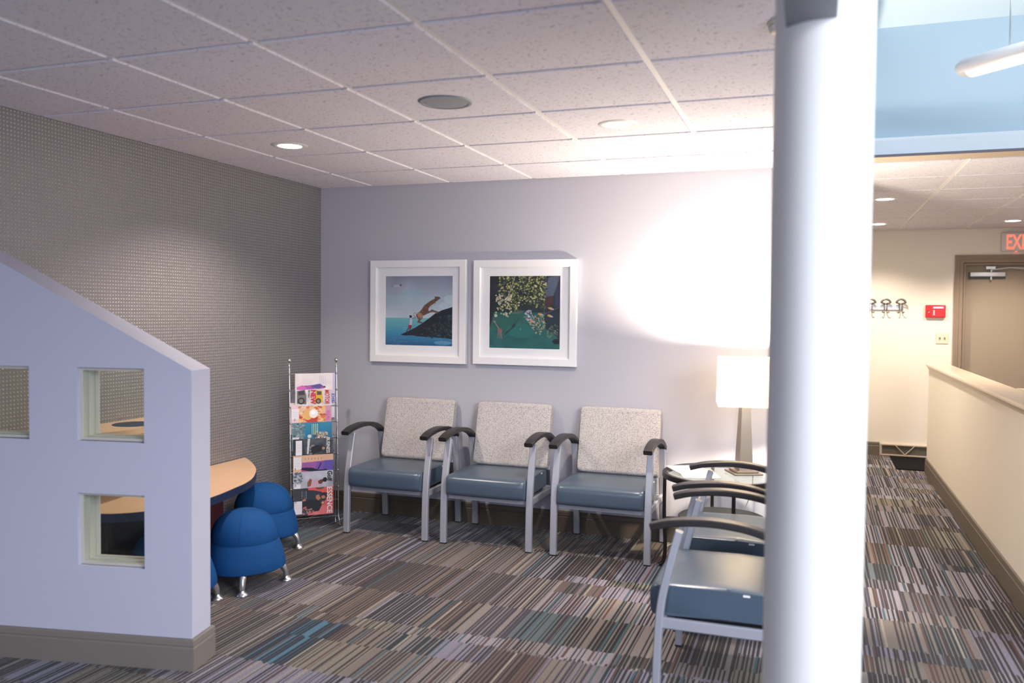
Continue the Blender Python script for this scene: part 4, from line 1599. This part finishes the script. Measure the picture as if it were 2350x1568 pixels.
obj('lamp_shade', bm, M_shade, lp)
d = bpy.data.lights.new('lamp_bulb_light', 'POINT')
d.energy = 150
d.color = (1.0, 0.86, 0.68)
d.shadow_soft_size = 0.035
o = bpy.data.objects.new('lamp_bulb_light', d)
C.objects.link(o)
o.location = (3.105, -0.42, ZT + 0.615)
cd = obj('power_cord', tube(bmesh.new(), bezier([(3.12, -0.31, ZT + 0.004), (3.13, -0.17, ZT + 0.006), (3.135, -0.085, 0.545), (3.12, -0.065, 0.35), (3.0, -0.055, 0.15), (2.80, -0.045, 0.05), (2.66, -0.06, 0.012), (2.62, -0.16, 0.006)], 8), 0.003, 6), M_cord, smooth='all')
tag(cd, 'thin pale lamp cord hanging behind the glass side table', 'cord')


def loose_mag(pos, rz, w_, h_, th, cols, lab, seed, thick=0.004):
    t = thing('magazine', lab, 'magazine', pos, rz, 'magazines lying on the glass table')
    cv = Canvas(60, 80, cols[0], seed)
    cv.noise((6, 6), 0.04)
    cv.blobs(10, (0, 1), (0, 1), (0.05, 0.2), cols[1:], 0.6)
    obj('pages', B(0, w_, 0, h_, 0, thick), M_paper, t)
    p = print_mesh('cover', cv, w_, h_, M_print, t)
    p.rotation_euler = (R(-90), 0, 0)
    p.location = (0, h_, thick + 0.0006)
    p.rotation_euler = (R(-90), 0, 0)
    p.scale = (1, 1, 1)
    p.location = (0, 0, thick + 0.0006)
    return t


loose_mag((2.80, -0.70, ZT - 0.003), R(18), 0.21, 0.27, 0, ['#c9d2dd', '#8aa7bd', '#e6e6ea'], 'pale blue magazine lying underneath on the glass side table', 31, 0.005)
loose_mag((2.775, -0.63, ZT + 0.004), R(28), 0.20, 0.26, 0, ['#e9e2df', '#c76a62', '#e8cfc4', '#f2efee'], 'white and red magazine lying on top of the pile on the glass side table', 32, 0.005)

# ------------------------------------------------------------------ children's play table and stools
pt = thing('play_table', "children's maple topped play table with navy edge against the textured wall", 'table', (0, 0, 0))
curve = [(0.012, -0.915), (0.098, -0.983), (0.247, -1.129), (0.341, -1.239), (0.425, -1.365), (0.490, -1.48), (0.535, -1.60), (0.560, -1.72), (0.585, -1.85), (0.600, -1.98), (0.600, -2.10), (0.57, -2.22), (0.50, -2.34), (0.40, -2.42), (0.25, -2.46), (0.012, -2.46)]
cs = [(p.x, p.y) for p in bezier([(a, b, 0) for a, b in curve[:-1]], 3)] + [curve[-1]]
obj('tabletop', prism(bmesh.new(), cs[::-1], 0.500, 0.520), M_wood, pt)
cs2 = [(max(0.012, (x - 0.25) * 1.012 + 0.25), (y + 1.7) * 1.006 - 1.7) for x, y in cs]
obj('edge_band', prism(bmesh.new(), cs2[::-1], 0.478, 0.5185), M_navy, pt)
obj('base_panel', B(0.03, 0.20, -2.25, -1.36, 0.0, 0.478, bev=0.004), M_maroon, pt)
obj('side_panel', B(0.06, 0.26, -2.30, -1.75, 0.0, 0.478, bev=0.004), M_darkp, pt)
tier = [(0.012, -1.72), (0.10, -1.74), (0.20, -1.82), (0.27, -1.95), (0.30, -2.1), (0.30, -2.25), (0.25, -2.38), (0.15, -2.45), (0.012, -2.47)]
cs = [(p.x, p.y) for p in bezier([(a, b, 0) for a, b in tier], 4)]
sh = thing('wall_shelf', 'maple shelf with dark blue recess on the textured wall, seen through the glass block', 'shelf', (0, 0, 0))
obj('shelf_board', prism(bmesh.new(), cs[::-1], 0.850, 0.880), M_wood, sh)
bm = bmesh.new()
lathe(bm, [(0, 0.8815), (0.105, 0.8815), (0.108, 0.8795)], 32, cx=0.175, cy=-2.03)
obj('blue_inset', bm, M_navy, sh)
obj('support_panel', B(0.0, 0.035, -2.40, -1.80, 0.70, 0.850), M_wood, sh)


def make_stool(label):
    t = thing('ball_stool', label, 'stool', (0, 0, 0), 0, 'blue mushroom shaped stools around the play table')
    bm = bmesh.new()
    prof_s = [(0.0, 0.098), (0.15, 0.095), (0.195, 0.092), (0.211, 0.100), (0.214, 0.118), (0.208, 0.150), (0.197, 0.190), (0.185, 0.225), (0.177, 0.243)]
    lathe(bm, prof_s, 56)
    # soft folds in the skirt
    for v in bm.verts:
        a = math.atan2(v.co.y, v.co.x)
        k = 0.006 * math.sin(4 * a + 0.6) * max(0, (0.25 - v.co.z) / 0.15)
        r = math.hypot(v.co.x, v.co.y)
        if r > 0.05:
            v.co.x *= 1 + k / r
            v.co.y *= 1 + k / r
    obj('skirt', bm, M_royal, t, smooth=True)
    bm = bmesh.new()
    pr = [(0.160, 0.225), (0.173, 0.236)]
    for k in range(0, 13):
        a = k / 12 * PI / 2
        pr.append((0.1765 * math.cos(a) ** 0.78 if k < 12 else 0, 0.246 + 0.157 * math.sin(a)))
    lathe(bm, pr, 56)
    obj('ball_cushion', bm, M_royal, t, smooth='all')
    bm = bmesh.new()
    for q in range(4):
        a = q * PI / 2 + 0.5
        pts = []
        for k in range(0, 12):
            e = k / 12 * PI / 2
            r = 0.1768 * math.cos(e) ** 0.78
            pts.append((r * math.cos(a), r * math.sin(a), 0.2462 + 0.1573 * math.sin(e)))
        tube(bm, pts, 0.0014, 5)
    obj('seam_piping', bm, M_royal, t)
    for q in range(4):
        a = R(34 + 90 * q)
        ca, sa = math.cos(a), math.sin(a)
        pts = bezier([(ca * 0.150, sa * 0.150, 0.108), (ca * 0.188, sa * 0.188, 0.092), (ca * 0.212, sa * 0.212, 0.058), (ca * 0.218, sa * 0.218, 0.012)], 5)
        n = len(pts)
        o = obj('leg', tube(bmesh.new(), pts, [0.026 - 0.014 * k / (n - 1) for k in range(n)], 12), M_brushed, t, smooth='all')
        bm = bmesh.new()
        lathe(bm, [(0, 0), (0.033, 0), (0.034, 0.005), (0.025, 0.014), (0.014, 0.027), (0, 0.029)], 20, cx=ca * 0.218, cy=sa * 0.218)
        obj('foot', bm, M_brushed, o, smooth='all')
    return t


st = make_stool('royal blue ball stool in front of the play table, two silver legs showing')
st.location = (0.600, -1.690, 0)
for x, y, rz, lab in [(0.275, -1.075, R(-15), 'royal blue ball stool tucked under the far end of the play table by the rack'),
                      (0.485, -2.115, R(12), 'royal blue ball stool mostly hidden behind the half wall')]:
    s2 = copy_tree(st)
    s2.location = (x, y, 0)
    s2.rotation_euler = (0, 0, rz)
    s2['label'] = lab

# ------------------------------------------------------------------ hall: door, sign, fittings
dr = bpy.data.objects.new('door_1', None)
C.objects.link(dr)
dr['kind'] = 'structure'
dr['label'] = 'taupe flush door with a matching moulded frame at the end of the hall'
bm = bmesh.new()
prof_c = [(0.0, 0.0), (0.0, -0.022), (0.014, -0.024), (0.030, -0.020), (0.040, -0.020), (0.046, -0.012), (0.078, -0.012), (0.080, 0.0)]   # (inward, y)
ox0, ox1, oz = 4.822, 5.893, 2.113
vsr = []
for cx, cz, sx, sz in [(ox0, 0, 1, 0), (ox0, oz, 1, -1), (ox1, oz, -1, -1), (ox1, 0, -1, 0)]:
    vsr.append([(cx + sx * a, 4.3 + b, cz + sz * a) for a, b in prof_c])
loft(bm, vsr)
obj('door_casing', bm, M_trimdoor, dr)
bm = bmesh.new()
box(bm, 4.900, 4.925, 4.30, 4.43, 0, 2.035)
box(bm, 5.79, 5.815, 4.30, 4.43, 0, 2.035)
box(bm, 4.925, 5.79, 4.30, 4.43, 2.01, 2.035)
obj('door_jamb', bm, M_trimdoor, dr)
bm = bmesh.new()
box(bm, 4.925, 4.937, 4.345, 4.36, 0, 2.01)
box(bm, 4.937, 5.79, 4.345, 4.36, 1.998, 2.01)
obj('door_stop', bm, M_trimdoor, dr)
obj('door_leaf', B(4.930, 5.785, 4.36, 4.405, 0.01, 2.00, bev=0.002), M_door, dr)
dc = thing('door_closer', 'silver hydraulic door closer at the top of the taupe hall door', 'door closer', (4.96, 4.36, 1.905))
obj('shadow_plate', B(0, 0.335, -0.005, 0, -0.035, 0.035, bev=0.001), M_closerd, dc)  # dark plate standing in for the shadow under the closer body
bm = bmesh.new()
box(bm, 0.006, 0.325, -0.055, -0.005, -0.012, 0.034, bev=0.007, seg=3)
obj('closer_body', bm, M_closer, dc, smooth=True)
obj('spindle', tube(bmesh.new(), [(0.20, -0.03, -0.045), (0.20, -0.03, 0.06)], 0.010, 12), M_closer, dc)
bm = bmesh.new()
bar_yz_pts = [(0.20, -0.032, 0.058), (0.36, -0.045, 0.078), (0.56, -0.030, 0.076), (0.70, -0.015, 0.082)]
tube(bm, bar_yz_pts, 0.007, 8)
tube(bm, [(0.36, -0.045, 0.078), (0.48, -0.05, 0.066), (0.55, -0.03, 0.062)], 0.005, 8)
obj('closer_arm', bm, M_closer, dc)
obj('arm_bracket', prism(bmesh.new(), [(0.15, -0.045), (0.235, -0.045), (0.222, -0.004), (0.165, -0.004)], 0.065, 0.092), M_closer, dc)

ex = thing('exit_sign', 'lit exit sign with red letters on a pale housing above the hall door', 'sign', (5.232, 4.3, 2.145))
obj('housing', B(0, 0.31, -0.045, 0, 0, 0.19, bev=0.010, seg=3), M_exit, ex, smooth=True)
text('lettering', 'EXIT', 0.205, M_exitr, ex, (0.155, -0.0462, 0.023), (R(90), 0, 0), 0.0006, 0.56, 0.0035, 'CENTER')
bm = bmesh.new()
lathe(bm, [(0, -0.006), (0.010, -0.004), (0.012, 0.001)], 16, cx=0.135, cy=-0.022)
obj('status_light', bm, emis('exit_status_red', (1.0, 0.12, 0.08), 2.5), ex)

fa = thing('fire_alarm_panel', 'red fire alarm keypad with small display on the cream hall wall', 'fire alarm', (4.556, 4.3, 1.470))
obj('case', B(0, 0.188, -0.032, 0, 0, 0.130, bev=0.007, seg=3), M_red, fa, smooth=True)
obj('display', B(0.070, 0.168, -0.0335, -0.031, 0.094, 0.113, bev=0.001), mat('lcd_blue_white', (0.50, 0.58, 0.78), 0.3), fa)
obj('door_panel', B(0.052, 0.180, -0.0332, -0.031, 0.008, 0.124, bev=0.001), M_red, fa)
for z in (0.024, 0.038, 0.052, 0.066):
    obj('button', B(0.072, 0.086, -0.0350, -0.033, z, z + 0.009, bev=0.001), M_matb, fa)
obj('speaker_slot', B(0.016, 0.034, -0.0335, -0.031, 0.103, 0.111), M_redd, fa)
bm = bmesh.new()
box(bm, 0.014, 0.034, -0.0335, -0.031, 0.058, 0.070)
obj('badge', bm, M_navy, fa)
obj('badge_light', B(0.026, 0.034, -0.034, -0.0332, 0.052, 0.060), mat('badge_yellow', (0.8, 0.75, 0.25), 0.5), fa)

ow = thing('wall_outlet', 'ivory double gang wall plate with two sockets beside the hall door frame', 'outlet', (4.662, 4.3, 1.198))
obj('plate', B(0, 0.118, -0.007, 0, 0, 0.115, bev=0.003), M_ivory, ow)
for x in (0.037, 0.082):
    obj('toggle', B(x - 0.006, x + 0.006, -0.013, -0.006, 0.047, 0.068, bev=0.001), M_steel, ow)
    obj('screw', B(x - 0.002, x + 0.002, -0.008, -0.006, 0.028, 0.032), M_steel, ow)

cr = thing('coat_rack', 'wall mounted pewter coat rack with rounded hooks on the cream hall wall', 'coat rack', (3.72, 4.3, 1.545))
obj('rail', B(0, 0.62, -0.016, -0.002, 0, 0.052, bev=0.003), M_rail, cr)
for x in (0.02, 0.165, 0.31, 0.455, 0.600):
    bm = bmesh.new()
    # upper hoop
    pts = [(x + 0.043 * math.cos(a), -0.050, 0.072 + 0.040 * math.sin(a)) for a in [PI * i / 14 for i in range(15)]]
    tube(bm, pts, [0.009 + 0.003 * math.cos(PI * i / 14) ** 2 for i in range(15)], 8)
    # body and twin prongs
    box(bm, x - 0.017, x - 0.007, -0.030, -0.016, -0.005, 0.066, bev=0.002)
    box(bm, x + 0.007, x + 0.017, -0.030, -0.016, -0.005, 0.066, bev=0.002)
    tube(bm, [(x - 0.012, -0.024, 0.062), (x - 0.02, -0.045, 0.072), (x - 0.043, -0.050, 0.072)], 0.006, 8)
    tube(bm, [(x + 0.012, -0.024, 0.062), (x + 0.02, -0.045, 0.072), (x + 0.043, -0.050, 0.072)], 0.006, 8)
    for s in (-1, 1):
        tube(bm, bezier([(x + s * 0.012, -0.022, 0.0), (x + s * 0.014, -0.03, -0.022), (x + s * 0.024, -0.045, -0.030), (x + s * 0.034, -0.052, -0.018)], 4), 0.005, 8)
    obj('coat_hook', bm, M_steel, cr, smooth='all')

vn = thing('baseboard_register', 'beige metal floor register with V shaped pattern at the foot of the hall end wall', 'vent', (4.160, 4.3, 0.0))
bm = bmesh.new()
box(bm, 0, 0.62, -0.028, 0, 0.004, 0.018, bev=0.002)
box(bm, 0, 0.62, -0.028, 0, 0.112, 0.126, bev=0.002)
box(bm, 0, 0.012, -0.028, 0, 0.018, 0.112)
box(bm, 0.608, 0.62, -0.028, 0, 0.018, 0.112)
obj('grille_frame', bm, M_vent, vn)
bm = bmesh.new()
tube(bm, [(0.145, -0.026, 0.112), (0.235, -0.026, 0.020)], 0.005, 6)
tube(bm, [(0.325, -0.026, 0.112), (0.235, -0.026, 0.020)], 0.005, 6)
obj('v_brace', bm, M_vent, vn)
obj('mesh_back', B(0.010, 0.61, -0.014, -0.002, 0.016, 0.114), M_ventd, vn)
obj('lever', B(0.228, 0.240, -0.030, -0.014, 0.085, 0.112), M_steel, vn)
mt = obj('door_mat', B(4.245, 4.86, 3.43, 4.24, 0.0, 0.010, bev=0.003), M_mat)
tag(mt, 'black rubber door mat on the carpet at the far end of the hall', 'mat')

# window frames that let in the daylight (behind the viewer)
for nm, pts in (('window_1', [(6.62, 6.66, -7.6, -7.54, 0.5, 2.5), (6.62, 6.66, -4.46, -4.4, 0.5, 2.5), (6.62, 6.66, -7.54, -4.46, 0.5, 0.56), (6.62, 6.66, -7.54, -4.46, 2.44, 2.5), (6.62, 6.66, -6.03, -5.97, 0.56, 2.44)]),
                ('window_2', [(0.4, 0.46, -9.6, -9.55, 0.5, 2.5), (4.34, 4.4, -9.6, -9.55, 0.5, 2.5), (0.46, 4.34, -9.6, -9.55, 0.5, 0.56), (0.46, 4.34, -9.6, -9.55, 2.44, 2.5), (2.37, 2.43, -9.6, -9.55, 0.56, 2.44)])):
    bm = bmesh.new()
    for p in pts:
        box(bm, *p)
    struct(nm, bm, M_frame)
